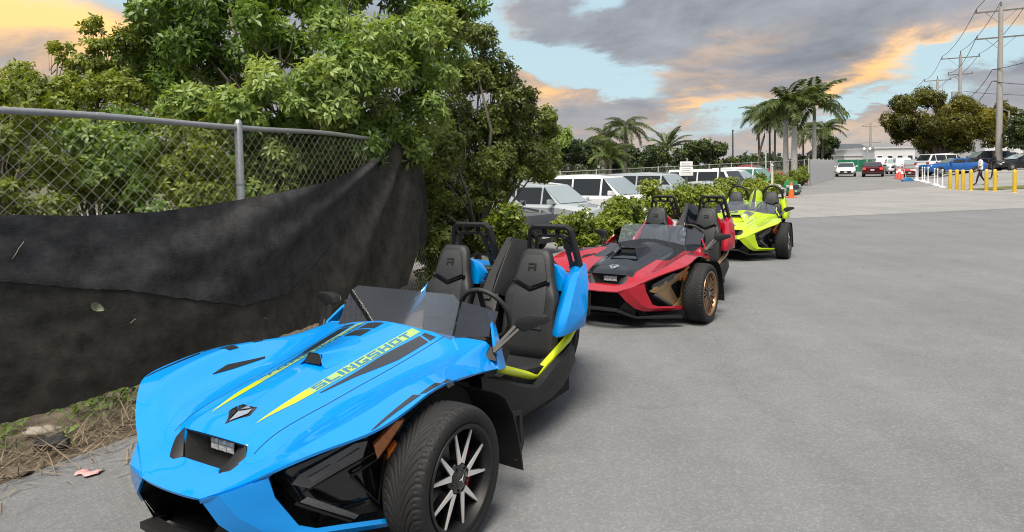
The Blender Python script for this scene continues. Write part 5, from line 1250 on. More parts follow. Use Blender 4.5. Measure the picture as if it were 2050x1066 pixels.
def car(label, cat, style, x, y, heading, col, name='parked_car', group=None, glass=None, screen=None, roof=None, lit=False, scale=1., rails=False, z=None, mirrorm=None, stripe=None):
    """heading: direction the nose points (radians from +X)."""
    P = PROFILES[style]; root = thing(name, label, cat, (x, y, gz(x, y) if z is None else z), heading, group); root.scale = (scale,)*3
    hw = P['W']/2; glass = glass or M_GLASSD; screen = screen or M_GLASSL
    top = P['hood']+[P['cab'][0]]+[P['cab'][-1]]+P['tail']      # lower body outline
    xs = sorted(set([round(a, 3) for a, b in top]+[-1.75, -1.45, -1.1, .95, 1.3, 1.65]), reverse=True)
    def topz(xx):
        pts = sorted(P['hood']+[P['cab'][-1]]+P['tail'][:2], key=lambda q: -q[0])
        for (a, b), (c, d) in zip(pts, pts[1:]):
            if c <= xx <= a: return b+(d-b)*(a-xx)/max(a-c, 1e-6)
        return pts[0][1] if xx > pts[0][0] else P['tail'][-1][1]+.25
    nose = P['hood'][0][0]; tail = P['tail'][1][0]; secs = []
    wb = (1.42, -1.42) if style != 'pickup' else (1.75, -1.75)
    for xx in np.linspace(nose, tail, 27):
        e = max(0, 1-min(abs(xx-nose), abs(xx-tail))/.42); w = hw*(1-.16*e*e); zt = topz(xx); zb = .24+.16*e*e
        zt = max(zt, zb+.2)
        secs.append([(xx, -w*.78, zb), (xx, -w*.97, zb+.10), (xx, -w, zb+(zt-zb)*.45), (xx, -w*.985, zt-.10), (xx, -w*.90, zt-.015), (xx, -w*.5, zt+.012), (xx, w*.5, zt+.012), (xx, w*.90, zt-.015), (xx, w*.985, zt-.10), (xx, w, zb+(zt-zb)*.45), (xx, w*.97, zb+.10), (xx, w*.78, zb)])
    body = MB().loft(secs).build('body', col, root, 42)
    # cabin
    c = P['cab']; wb_, wt = hw*.90, hw*.74
    def wz(zz): f = (zz-c[0][1])/(P['H']-c[0][1]); return wb_+(wt-wb_)*f
    zb = c[0][1]-.03; pts = [(c[0][0]+.02, zb)]+c[1:4]+[(c[4][0], zb)]
    cab = MB(); left = [Vector((a, wz(b), b)) for a, b in pts]; right = [Vector((a, -wz(b), b)) for a, b in pts]
    n = len(pts); cab.add(left+right, [tuple(range(n)), tuple(range(2*n-1, n-1, -1))]+[(i, n+i, n+i+1, i+1) for i in range(n-1)])
    cab.build('cabin', roof or col, root, 40, bevel=.05)
    def side(xx, zz, s): return Vector((xx, s*(wz(zz)+.006), zz))
    def edge(zz, front):
        seg = [c[0], c[1]] if front else [c[4], c[3]]
        f = (zz-seg[0][1])/(seg[1][1]-seg[0][1]); return seg[0][0]+(seg[1][0]-seg[0][0])*f
    z0, z1 = c[0][1]+.035, min(c[1][1], c[3][1])-.055
    cuts = [None]+P['pil']+[None]
    for s in (1, -1):
        for i in range(len(cuts)-1):
            f0 = edge(z0, True)-.12 if cuts[i] is None else cuts[i]-.035; f1 = edge(z1, True)-.09 if cuts[i] is None else cuts[i]-.035
            r0_ = edge(z0, False)+.14 if cuts[i+1] is None else cuts[i+1]+.035; r1 = edge(z1, False)+.12 if cuts[i+1] is None else cuts[i+1]+.035
            if f1-r1 < .12 and f0-r0_ < .2: continue
            q = [side(f0, z0, s), side(max(f1, r1+.03), z1, s), side(r1, z1, s), side(r0_, z0, s)]
            MB().prism(q, (0, .006*s, 0)).build('window', glass, root)
    def across(p0, p1, m_, nm, mt):
        a = Vector((p0[0], 0, p0[1])); b = Vector((p1[0], 0, p1[1])); lo, hi = a.lerp(b, .08), a.lerp(b, .93); nn = Vector((b.z-a.z, 0, a.x-b.x)).normalized(); nn = nn if nn.z > 0 else -nn
        q = [Vector((lo.x, wz(lo.z)*m_, lo.z)), Vector((hi.x, wz(hi.z)*m_, hi.z)), Vector((hi.x, -wz(hi.z)*m_, hi.z)), Vector((lo.x, -wz(lo.z)*m_, lo.z))]
        MB().prism([p+nn*.004 for p in q], nn*.006).build(nm, mt, root)
    across((c[0][0], c[0][1]), c[1], .93, 'windscreen', screen); across((c[4][0], c[4][1]), c[3], .90, 'rear_window', glass)
    for s in (1, -1):
        for wx in wb:
            MB().lathe([(0, hw*.80), (.385, hw*.80), (.39, hw-.02), (.375, hw+.004), (0, hw+.004)], 24, 0, Matrix.Translation((wx, 0, .34)) @ Matrix.Rotation(R(-90*s), 4, 'X')).build('wheel_arch', M_TRIM, body)
            t_ = new_obj('tyre', WH_T, root); t_.location = (wx, s*(hw-.09), .34); r_ = new_obj('rim', WH_R, t_); r_.rotation_euler = (0, 0, 0 if s > 0 else math.pi)
        zt = P['hood'][1][1]; MB().box(nose-.16, nose-.02, s*hw*.82-.16, s*hw*.82+.10, zt-.19, zt-.05).build('headlight', M_HEAD, root, bevel=.03)
        z2 = P['tail'][0][1]; MB().box(tail-.005, tail+.10, s*hw*.78-.14, s*hw*.78+.11, z2-.30, z2-.10).build('tail_light', M_TAILON if lit else M_TAIL, root, bevel=.025)
        mm = MB().loft([[(c[0][0]-.28, s*(hw*.92), z0+.02), (c[0][0]-.20, s*(hw*.92), z0+.02), (c[0][0]-.20, s*(hw*.92), z0+.06), (c[0][0]-.28, s*(hw*.92), z0+.06)], [(c[0][0]-.34, s*(hw+.12), z0), (c[0][0]-.18, s*(hw+.12), z0), (c[0][0]-.18, s*(hw+.10), z0+.15), (c[0][0]-.34, s*(hw+.10), z0+.15)], [(c[0][0]-.32, s*(hw+.19), z0+.03), (c[0][0]-.22, s*(hw+.19), z0+.03), (c[0][0]-.22, s*(hw+.18), z0+.13), (c[0][0]-.32, s*(hw+.18), z0+.13)]])
        mm.build('wing_mirror', mirrorm or col, root, 40)
        for hx in ([.2, -.75] if len(P['pil']) > 1 else [-.35]): MB().box(hx-.20, hx-.04, s*(hw*.985)-.012*s-.01, s*(hw*.985)+.012*s+.01, z0-.17, z0-.14).build('door_handle', M_ALLOY if style != 'coupe' else col, root)
        for sx in ([.95, -.12, -1.1] if len(P['pil']) > 1 else [.9, -.6]): MB().prism([(sx-.004, s*(hw*.999), .52), (sx+.004, s*(hw*.999), .52), (sx+.004, s*(hw*.988), z0-.10), (sx-.004, s*(hw*.988), z0-.10)], (0, .006*s, 0)).build('door_seam', M_TRIM, body)
        MB().box(-1.05, 1.02, s*hw*.93-.03, s*hw*.93+.03, .245, .30).build('sill', M_TRIM, root)
        if rails: MB().tube([(c[1][0]-.15, s*wt*.88, c[1][1]+.02), (c[1][0]-.3, s*wt*.88, P['H']+.05), (c[3][0]+.2, s*wt*.88, P['H']+.04), (c[3][0]+.08, s*wt*.88, c[3][1]+.02)], .022, 6).build('roof_rail', M_ALLOY, root, 180)
    zt = P['hood'][1][1]
    g = MB(); g.box(nose-.06, nose+.012, -hw*.55, hw*.55, zt-.30, zt-.08); g.build('grille', M_TRIM, root, bevel=.02)
    MB().box(nose-.08, nose+.02, -hw*.7, hw*.7, .30, .42).build('bumper_intake', M_TRIM, root, bevel=.02)
    MB().box(nose+.012, nose+.02, -.15, .15, .43, .53).build('number_plate', M_PLATE, root); MB().box(tail-.02, tail-.008, -.16, .16, .62, .74).build('number_plate', M_PLATE, root)
    MB().box(tail-.01, tail+.05, -hw*.8, hw*.8, .32, .46).build('rear_bumper', M_TRIM, root, bevel=.02)
    if stripe: MB().box(-1.05, 1.02, -hw*1.004, hw*1.004, .34, .37).build('side_stripe', stripe, root)
    return root
W_WHITE = paint('white_paint', (.66, .68, .69)); W_SILV = paint('silver_paint', (.38, .42, .44), .3); W_GREY = paint('dark_grey_paint', (.035, .038, .042)); W_BLK = paint('car_black_paint', (.010, .011, .013)); W_BLUE = paint('car_blue_paint', (.012, .085, .30)); W_GRN = paint('car_green_paint', (.01, .20, .055)); W_RED = paint('car_maroon_paint', (.07, .006, .010)); W_RED2 = paint('car_red_paint', (.38, .015, .025)); W_STEEL = paint('steel_grey_paint', (.16, .19, .20), .3); W_NAVY = paint('navy_paint', (.012, .016, .030))
FACE = math.atan2(-math.sin(TH), math.cos(TH))        # nose towards the road
G1 = 'cars parked nose to the road beyond the hedge'
HD = Vector((.75, -.66)).normalized(); HN = Vector((.66, .75)).normalized()
def lot(label, cat, style, k, m_, col, turn=0., **kw):
    p = Vector((1.0, 20.3))+HN*(3.0*k)+HD*m_; return car(label, cat, style, p.x, p.y, math.atan2(HD.y, HD.x)+turn, col, group=G1, **kw)
lot('pale silver crossover with cyan reflecting windscreen, nearest the tree', 'car', 'suv', .05, -.1, W_SILV, .06, scale=.92)
lot('dark grey SUV half hidden by the tree behind the blue three-wheeler', 'SUV', 'suv', -1.05, .1, W_GREY, .06, scale=.95)
lot('large white SUV with dark side windows, the nearest white vehicle in the lot', 'SUV', 'suv', 1.05, -.1, W_WHITE, .08, scale=1.03)
lot('pale silver sedan low in front of the silver-white SUV', 'car', 'sedan', 2.0, .5, W_SILV, .0)
lot('silver-white SUV with long side glass behind the silver sedan', 'SUV', 'suv', 3.0, -1.2, W_SILV, .05, scale=1.02)
lot('small silver sedan showing between the parking sign and the black off-roader', 'car', 'sedan', 4.0, -.4, W_SILV, .0, scale=.95)
lot('black off-roader with white roof behind the parking sign', 'SUV', 'boxy', 5.0, -1.5, W_BLK, .0, roof=W_WHITE, screen=M_GLASSD)
lot('white SUV with raked windscreen beyond the black off-roader', 'SUV', 'suv', 6.0, -2.0, W_WHITE, .0)
lot('bright green car with green tinted windows and white roof', 'car', 'suv', 7.1, -2.4, W_GRN, .0, roof=W_WHITE, glass=M_GLASSG, screen=M_GLASSG)
lot('dark sedan half hidden by the plants beside the green car', 'car', 'sedan', 8.0, -3.2, W_STEEL, .0)
lot('green sedan behind the plants right of the green car', 'car', 'sedan', 9.3, -5.6, W_GRN, .0)
lot('red car showing low by the corrugated fence', 'car', 'sedan', 14.0, -10.5, W_RED2, .0)
lot('dark hatchback far back in the lot, left of the large white SUV', 'car', 'suv', 2.2, -7.5, W_BLK, .0)
# across the road
G2 = 'cars across the road'
def spot(u, Yd): p = pix(u, 340, Yd); return p.x, p.y
def across_road(label, cat, style, u, Yd, head, col, **k):
    x, y = spot(u, Yd); return car(label, cat, style, x, y, head, col, group=G2, **k)
across_road('bright blue coupe with white stripe behind the bollards', 'car', 'coupe', 1905, 56.5, math.pi-.05, W_BLUE, stripe=W_WHITE)
across_road('white SUV parked behind the blue coupe', 'SUV', 'suv', 1893, 62, .12, W_WHITE)
across_road('dark navy SUV right of the white SUV, behind the people', 'SUV', 'suv', 1968, 66, math.pi-.1, W_NAVY)
across_road('black sedan at the right edge of the lot', 'car', 'sedan', 2046, 57, math.pi-.02, W_BLK)
across_road('grey hatchback nose-on left of the white SUV', 'car', 'suv', 1824, 76, -2.0, W_STEEL, scale=.92)
across_road('silver SUV behind the navy SUV by the pole', 'SUV', 'suv', 2015, 72, .1, W_SILV)
across_road('red car low behind the white bollards', 'car', 'coupe', 1826, 64, -2.2, W_RED2, scale=.8)
across_road('white pickup truck facing the road, far across', 'truck', 'pickup', 1788, 82, -1.95, W_WHITE)
across_road('white boxy off-roader beside the white pickup', 'SUV', 'boxy', 1806, 80, -1.9, W_WHITE)
across_road('small white van far off beside the white building', 'van', 'boxy', 1765, 98, -1.9, W_WHITE, scale=1.1)
x, y = spot(1693.5, 71); car('silver-white sedan driving towards the camera on the road', 'car', 'sedan', x, y, -math.pi/2-TH+.02, W_WHITE, name='moving_car', group='cars driving on the road', screen=M_GLASSD)
x, y = spot(1748, 68); car('dark maroon sedan seen from behind driving away with tail lights lit', 'car', 'sedan', x, y, math.pi/2-TH-.02, W_RED, name='moving_car', group='cars driving on the road', lit=True)
# ------------------------------------------------------------------ bollards, cone, sign, poles, wires, fences, buildings, people
M_BYEL = mat('bollard_yellow', (.62, .42, .03), .5, var=.15); M_BWHT = mat('bollard_white', (.72, .73, .74), .45, var=.08); M_BBASE = mat('bollard_base_white', (.6, .62, .64), .55, var=.1)
by = MB().lathe([(0, 1.13), (.05, 1.12), (.085, 1.08), (.09, 1.0), (.09, .02), (.12, 0)], 16)
BY = by.mesh('yellow_bollard', M_BYEL, 40)
def onrow(u, Yd): p = pix(u, 345, Yd); return p.x, p.y, gz(p.x, p.y)
YB = [(1902.5, 38.5), (1916, 37.8), (1928, 37.2), (1944, 36.6), (1975, 35.6), (1992, 35.0), (2031.5, 33.6)]
YL = ['yellow bollard nearest the white posts', 'second yellow bollard from the white posts', 'third yellow bollard from the white posts', 'fourth yellow bollard, before the gap left of the man in white', 'yellow bollard just right of the man in the white shirt', 'yellow bollard in front of the figure in black', 'yellow bollard nearest the right edge beside the grass']
M_RET = mat('reflective_band', (.66, .50, .10), .4)
for i, (u, Yd) in enumerate(YB):
    x, y, z = onrow(u, Yd); r = thing('bollard', YL[i], 'bollard', (x, y, z), 0, 'yellow bollards along the forecourt'); new_obj('post', BY, r)
    c = MB().lathe([(.0915, 1.0), (.093, .99), (.093, .93), (.0915, .92)], 16).build('band', M_RET, r, 180)
BWm = MB().lathe([(0, 1.1), (.03, 1.1), (.05, 1.07), (.05, 1.02), (.038, 1.0), (.038, .12), (.05, .1)], 14).mesh('post', M_BWHT, 40)
BBm = MB().lathe([(.05, .11), (.14, .06), (.2, .05), (.21, 0)], 16).mesh('base', M_BBASE, 40)
WB = [(1834, 54), (1837.5, 52.5), (1846.5, 51), (1851, 49.5), (1858, 47.5), (1871, 45), (1877, 43.2), (1887, 41)]
WL = ['white post farthest up the road in the line of white posts', 'second white post from the far end', 'third white post from the far end', 'fourth white post from the far end', 'fifth white post, last of the tight far cluster', 'white post, left of the middle pair', 'white post, right of the middle pair', 'white post nearest the yellow bollards']
for i, (u, Yd) in enumerate(WB):
    x, y, z = onrow(u, Yd); r = thing('lane_post', WL[i], 'post', (x, y, z), 0, 'white lane posts beside the road'); new_obj('post', BWm, r); new_obj('base', BBm, r)
# cones and barriers
M_CONE = mat('cone_orange', (.75, .13, .02), .5, var=.15); M_CWH = mat('cone_band', (.8, .8, .78), .4)
def cone(label, x, y, s=1., col=None):
    r = thing('traffic_cone', label, 'traffic cone', (x, y, gz(x, y)), .3); r.scale = (s,)*3
    MB().lathe([(0, .72), (.03, .72), (.04, .69), (.135, .04), (.15, .03)], 18).build('cone_body', col or M_CONE, r, 40)
    MB().lathe([(.062, .56), (.087, .40)], 18).build('band', M_CWH, r, 180); MB().box(-.19, .19, -.19, .19, 0, .035).build('base', col or M_CONE, r, bevel=.01)
p = onground(1584, 397); cone('orange traffic cone beside the potted plants', p.x, p.y, 1.1)
for k, (u, Yd, lb) in enumerate([(1796, 60, 'reddish cone at the left of the far cluster across the road'), (1801, 58, 'taller reddish cone in the far cluster across the road'), (1806, 56, 'nearest reddish cone of the far cluster across the road')]):
    x, y, z = onrow(u, Yd); cone(lb, x, y, 1.5 if k == 1 else 1.2, mat('cone_faded_red', (.62, .12, .10), .5))
x, y, z = onrow(1806, 62); r = thing('sign_board', 'white A-frame board behind the reddish cones', 'sign', (x, y, z), -.5)
for s in (1, -1): MB().prism([(s*.28-.0, -.4, 0), (s*.28, .4, 0), (s*.03, .4, 1.25), (s*.03, -.4, 1.25)], (.03*s, 0, 0)).build('panel', M_BWHT, r)
MB().box(-.05, .05, -.4, .4, 1.23, 1.27).build('hinge', M_TRIM, r)
x, y, z = onrow(1817, 52); r = thing('sandbag', 'blue weighted bag by the foot of the white posts', 'bag', (x, y, z), .2)
MB().loft([[(-.45, y_*.6, z_*.5) for y_, z_ in ((-.2, 0), (-.2, .2), (.2, .2), (.2, 0))], [(0, y_, z_*1.1) for y_, z_ in ((-.25, 0), (-.22, .28), (.22, .28), (.25, 0))], [(.45, y_*.6, z_*.5) for y_, z_ in ((-.2, 0), (-.2, .2), (.2, .2), (.2, 0))]]).build('sack', mat('blue_sack', (.03, .16, .32), .7), r, 60)
MB().tube([(-.45, 0, .08), (-.56, 0, .1)], [.03, .06], 6).build('tied_end', mat('blue_sack', (.03, .16, .32), .7), r)
# parking sign
p = pix(1374, 330, 24.5); gx = thing('parking_sign', 'two white notice plates on a dark square post among the potted plants', 'sign', (p.x, p.y, gz(p.x, p.y)), math.atan2(p.x*-1, p.y)*1.0)
zt = p.z-gx.location.z
MB().box(-.05, .05, -.05, .05, 0, zt-.25).build('post', mat('sign_post', (.05, .055, .06), .6), gx, bevel=.008)
for (z0, z1, w) in ((zt-.07, zt+.11, .22), (zt-.40, zt-.085, .235)):
    pl = MB().box(-w, w, -.075, -.055, z0, z1).build('sign_plate', mat('sign_white', (.72, .73, .73), .5, var=.06), gx, bevel=.01)
    for k in range(2 if z1-z0 < .2 else 3):
        zz = z1-.05-.07*k; MB().box(-w*.7, w*(.7-.15*(k % 2)), -.0775, -.0755, zz-.016, zz).build('print_line', mat('sign_print', (.30, .30, .32), .6), pl)
# thin posts and masts in the lot
M_DPOST = mat('dark_steel_post', (.05, .055, .055), .5); M_LPOST = mat('pale_post', (.5, .5, .47), .5)
for (u, v0, Yd, r_, mt_, lb) in [(1441, 334, 27, .04, M_DPOST, 'dark square post right of the parking sign'), (1533, 264, 44, .045, M_LPOST, 'slim pale lamp mast by the green car'), (1467, 262, 60, .07, M_DPOST, 'thin dark mast left of the palms'), (1546, 332, 34, .06, M_LPOST, 'short pale post before the green car')]:
    q = pix(u, v0, Yd); g0 = gz(q.x, q.y); r = thing('mast' if v0 < 300 else 'lot_post', lb, 'post', (q.x, q.y, g0)); h_ = q.z-g0
    MB().lathe([(0, h_), (r_*.8, h_), (r_, h_*.5), (r_, .03), (r_*1.8, .03), (r_*1.8, 0)], 10).build('shaft', mt_, r, 40); MB().ball((0, 0, h_), r_*1.3, 8).build('cap', mt_, r, 180)

# utility poles and lines
M_POLE = mat('concrete_pole', (.34, .33, .31), .85, var=.18, scale=2, bump=.3, bscale=30); M_INS = mat('insulator', (.10, .09, .09), .3, coat=.5); M_CABLE = mat('cable', (.02, .02, .022), .6); M_ARM = mat('cross_arm', (.15, .14, .13), .7)
POLES = []
def pole(label, u, vtop, Yd, r_, arms, lean=0., extras=0):
    q = pix(u, vtop, Yd); g0 = gz(q.x, q.y); h_ = q.z-g0; root = thing('utility_pole', label, 'utility pole', (q.x, q.y, g0), -TH, 'utility poles along the road'); root.rotation_euler = (0, lean, -TH)
    MB().lathe([(0, h_), (r_*.55, h_), (r_*.62, h_*.96), (r_, 0)], 12).build('shaft', M_POLE, root, 60); tips = []
    for (dz, half) in arms:
        z = h_-dz; arm = MB().box(-half, half, -.06, .06, z-.06, z+.06).build('cross_arm', M_ARM, root)
        for xx in (-half*.95, half*.95):
            MB().lathe([(0, .30), (.05, .28), (.03, .22), (.07, .18), (.04, .13), (.07, .09), (.04, .06), (.03, 0)], 8, 0, Matrix.Translation((xx, 0, z+.06))).build('insulator', M_INS, arm, 60); tips.append(Vector((xx, 0, z+.36)))
        for xx in (-half*.6, half*.6): MB().bar([(xx, .05, z-.05), (0, .08, z-half*.6)], .03, .03).build('arm_brace', M_ARM, root)
    MB().lathe([(0, .5), (.04, .48), (.07, .35), (.04, .28), (.07, .15), (.04, 0)], 8, 0, Matrix.Translation((0, 0, h_))).build('insulator', M_INS, root, 60); tips.append(Vector((0, 0, h_+.5)))
    for k in range(extras):
        z = h_*(.62-.07*k); MB().box(-.6, .05, -.04, .04, z-.03, z+.03).build('bracket', M_ARM, root); tips.append(Vector((-.6, 0, z)))
    Mr = Matrix.Translation(root.location) @ root.rotation_euler.to_matrix().to_4x4(); POLES.append([Mr @ t for t in tips]); return root, h_
p1, h1 = pole('tall concrete utility pole nearest, at the right edge', 2004, 14, 64, .30, [(.35, 2.0), (2.8, 1.9)], .0, 2)
MB().lathe([(.16, h1*.32), (.24, h1*.325), (.24, h1*.345), (.16, h1*.35)], 12).build('meter_band', M_TRIM, p1)
p2, h2 = pole('utility pole with transformer cans rising behind the big olive tree', 1923, 110, 92, .30, [(.4, 2.2), (2.6, 1.4)], .0, 2)
for s in (-1, 0):
    MB().lathe([(0, .9), (.25, .88), (.27, .8), (.27, .05), (.2, 0), (0, 0)], 14, 0, Matrix.Translation((-.75+s*-1.25-.6*(s == -1), 0, h2*.62))).build('transformer', mat('transformer_grey', (.30, .31, .31), .5), p2, 50)
p3, h3 = pole('utility pole with one cross arm seen over the big tree top', 1877, 158, 118, .3, [(.3, 2.0)])
p4, h4 = pole('far utility pole standing over the white building', 1743, 250, 205, .42, [(.5, 2.3), (5.4, 2.7)])
def wire(label, a, b, sag_, r_=.028):
    pts = []
    for k in range(17):
        f = k/16; q = a.lerp(b, f); q.z -= sag_*4*f*(1-f); pts.append(q)
    tag(MB().tube(pts, r_, 5).build('power_line', M_CABLE, None, 180), label, 'power line', 'power lines between the poles')
ord_ = ['top left', 'top right', 'lower left', 'lower right']
for k in range(2):
    wire(f'power line, {ord_[k]}, between the nearest pole and the transformer pole', POLES[0][k], POLES[1][k], .7); wire(f'power line, {ord_[k]}, from the transformer pole to the pole beyond', POLES[1][k], POLES[2][k], .8)
    wire(f'power line, {ord_[k]}, from the pole over the tree to the far pole', POLES[2][k], POLES[3][k], 1.5, .03)
    d_ = (POLES[0][k]-POLES[1][k]); wire(f'power line, {ord_[k]}, from the nearest pole out of the picture', POLES[0][k], POLES[0][k]+d_*1.6, .6)
wire('power line joining the tops of the nearest pole and the transformer pole', POLES[0][4], POLES[1][4], .7); wire('lower power line from the nearest pole to the transformer pole', POLES[0][2], POLES[1][2], 1.0)
wire('sagging lower cable from the bracket of the nearest pole to the transformer pole', POLES[0][5], POLES[1][5], 1.2, .03); wire('lowest sagging cable from the nearest pole to the transformer pole', POLES[0][6], POLES[1][6], 1.5, .03)
e = pix(2200, 60, 58); wire('cable rising from the nearest pole bracket to the right edge', POLES[0][5], e, .5, .03)
e = pix(2200, 145, 58); wire('lower cable from the nearest pole bracket to the right edge', POLES[0][6], e, .6, .03)
e = pix(2250, 185, 60); wire('low service cable crossing below the nearest pole arms to the right', pix(1928, 183, 91), e, .4, .03)
lp = pix(2020, 222, 70); r = thing('lamp_post', 'thin grey lamp post just right of the nearest pole', 'lamp post', (lp.x, lp.y, gz(lp.x, lp.y)))
MB().lathe([(0, lp.z-r.location.z), (.06, lp.z-r.location.z), (.11, 0)], 10).build('shaft', M_POLE, r, 60); MB().tube([(0, 0, lp.z-r.location.z-.1), (-.8, 0, lp.z-r.location.z+.25), (-1.2, 0, lp.z-r.location.z+.2)], .04, 6).build('arm', M_POLE, r, 180); MB().ball((-1.3, 0, lp.z-r.location.z+.16), .16, 8, 0, (1.6, 1, .6)).build('lamp_head', M_ARM, r, 180)

# corrugated grey fence, chain-link and green screen far down the left side
M_CORR = mat('corrugated_grey', (.42, .43, .45), .5, metal=.3, var=.12); M_GREEN = mat('green_screen_cloth', (.012, .16, .085), .8, var=.2, scale=.5); M_POSTF = mat('far_post', (.38, .38, .37), .5)
a, b = onground(1622, 372), onground(1671, 358)
dv = Vector((b.x-a.x, b.y-a.y, 0)); Lf = min(dv.length, 16); dv.normalize(); rt = thing('corrugated_fence', 'grey corrugated metal fence beside the far potted plants', 'fence', a, math.atan2(dv.y, dv.x))
npan = int(Lf/1.0)
for k in range(npan):
    rows = [[(k*1.0+.98*i/16, .045*(1 if i % 4 in (1, 2) else -1), z) for z in (.02, 1.85)] for i in range(17)]
    o = MB().grid(rows).build('panel', M_CORR, rt); o.modifiers.new('t', 'SOLIDIFY').thickness = .006
for k in range(0, npan+1, 3): MB().box(k-.05, k+.05, .06, .14, 0, 1.95).build('post', M_POSTF, rt)
def link_fence(label, pa, pb, h_, n, cloth=None, wtop=False, grp=None, post=.05):
    pa, pb = Vector(pa), Vector(pb); dv = pb-pa; L_ = Vector((dv.x, dv.y, 0)).length; r = thing('mesh_fence', label, 'fence', pa, math.atan2(dv.y, dv.x), grp); dz = dv.z
    for k in range(n+1): MB().lathe([(0, h_+.08), (post, h_+.06), (post, 0)], 8, 0, Matrix.Translation((L_*k/n, 0, dz*k/n))).build('post', M_POSTF, r, 60)
    MB().tube([(0, 0, h_), (L_, 0, h_+dz)], post*.7, 6).build('rail', M_POSTF, r)
    if cloth:
        for k in range(n):
            rows = [[(L_*(k+f)/n, .06*math.sin(f*math.pi*2+k)*.5-.06, z+dz*(k+f)/n) for z in (.05, h_*.5, h_-.1)] for f in (0, .25, .5, .75, 1)]
            MB().grid(rows).build('screen_panel', cloth, r, 180)
    else:
        w = MB(); st_ = .30; m_ = int(L_/st_)
        for k in range(m_):
            for s in (1, -1):
                x0 = k*st_; x1 = x0+s*h_*.7
                if x1 < 0 or x1 > L_: continue
                w.tube([(x0, 0, .05+dz*x0/L_), (x1, 0, h_+dz*x1/L_)], .006, 3, cap=False)
        w.build('wire_mesh', mat('dull_wire', (.12, .12, .11), .6), r)['kind'] = 'stuff'
    return r
q0, q1 = pix(1040, 345, 36), pix(1640, 345, 62)
link_fence('long chain-link fence behind the parked cars in the lot', (q0.x, q0.y, gz(q0.x, q0.y)), (q1.x, q1.y, gz(q1.x, q1.y)), 1.8, 12, post=.03)
q0, q1 = pix(1676, 345, 104), pix(1757, 345, 108)
link_fence('green cloth screen fence closing the far end of the road', (q0.x, q0.y, gz(q0.x, q0.y)), (q1.x, q1.y, gz(q1.x, q1.y)), 2.0, 6, M_GREEN)
# far buildings
M_WALLW = mat('white_wall', (.60, .61, .62), .8, var=.06, scale=.3); M_ROOFD = mat('dark_roof', (.07, .08, .09), .7, var=.15); M_ROOFW = mat('pale_roof', (.5, .5, .5), .7); M_WIN = mat('far_window', (.03, .04, .05), .1, coat=.5)
def building(label, u0, u1, vt, Yd, depth_, roof, nwin, pitched=False, wallm=None, rows_=1):
    a, b = pix(u0, vt, Yd), pix(u1, vt, Yd); w = b.x-a.x; z0 = gz(a.x, a.y)-.1; h_ = a.z-z0; r = thing('building', label, 'building', (a.x, a.y, z0), 0)
    hw_ = h_*(.62 if pitched else 1)
    MB().box(0, w, 0, depth_, 0, hw_).build('wall', wallm or M_WALLW, r)
    if pitched: MB().prism([(-.4, -.5, hw_), (-.4, depth_+.5, hw_), (-.4, depth_*.5, h_)], (w+.8, 0, 0)).build('roof', roof, r)
    else:
        MB().box(-.2, w+.2, -.2, depth_+.2, hw_+.003, hw_+.25).build('roof', roof, r)
    for j in range(rows_):
        for k in range(nwin):
            x0 = w*(k+.5)/nwin; ww = min(w/nwin*.28, .8); zc = hw_*(j+.55)/rows_
            f = MB().box(x0-ww, x0+ww, -.06, -.002, zc-.55, zc+.55).build('window', M_BWHT, r); MB().box(x0-ww*.85, x0+ww*.85, -.075, -.062, zc-.47, zc+.47).build('pane', M_WIN, f)
    return r
building('low white building at the end of the road', 1751, 1832, 298, 118, 14, M_ROOFW, 4)
building('far building with wide dark roof and white gable over the green screen', 1672, 1752, 287, 190, 18, M_ROOFD, 5, True)
building('pale wall with light roof edge above the green screen fence', 1690, 1757, 313, 122, 6, M_ROOFW, 3)
building('white house half hidden behind the near utility pole', 1972, 2048, 268, 84, 10, M_ROOFW, 4, False, None, 2)
# street lamp lit at dusk
q = pix(1736, 298, 100); r = thing('street_lamp', 'small street lamp glowing warm yellow at the road end', 'street lamp', (q.x, q.y, gz(q.x, q.y))); hh = q.z-r.location.z
MB().lathe([(.07, hh), (.10, 0)], 8).build('shaft', M_POSTF, r, 60)
for s in (-1, 1): MB().ball((s*.42, 0, hh), .17, 10).build('globe', mat('lit_globe', (.9, .75, .5), .4, emit=(1, .70, .36, 1.6)), r, 180)
MB().bar([(-.42, 0, hh-.2), (.42, 0, hh-.2)], .06, .06).build('arm', M_POSTF, r)
# strip of turf and kerb stones by the yellow bollards
x0, y0, _ = onrow(2031, 35.5); g = MB(); rows = []
for i in range(13): rows.append([(x0-1.0+.55*i, y0+.2+.30*j-.16*i, gz(x0-1.0+.55*i, y0+.2+.30*j-.16*i)+.03) for j in range(8)])
tag(MB().grid(rows).build('turf_strip', mat('turf', (.085, .10, .025), .95, var=.5, scale=5, bump=.8, col2=(.17, .17, .055)), None, 180), kind='structure')
for k in range(3):
    u = 1985+28*k; Yd = 52.5; p = pix(u, 350, Yd); tag(MB().box(-.75, .75, -.09, .09, 0, .13, 0, Matrix.Translation((p.x, p.y, gz(p.x, p.y))) @ Matrix.Rotation(.03*math.sin(k*3), 4, 'Z')).build('wheel_stop', mat('wheel_stop_concrete', (.42, .42, .40), .85, var=.2), None, bevel=.03), ['concrete wheel stop by the feet of the person in black', 'concrete wheel stop between the person in black and the black sedan', 'concrete wheel stop at the right edge before the black sedan'][k], 'wheel stop', 'concrete wheel stops')

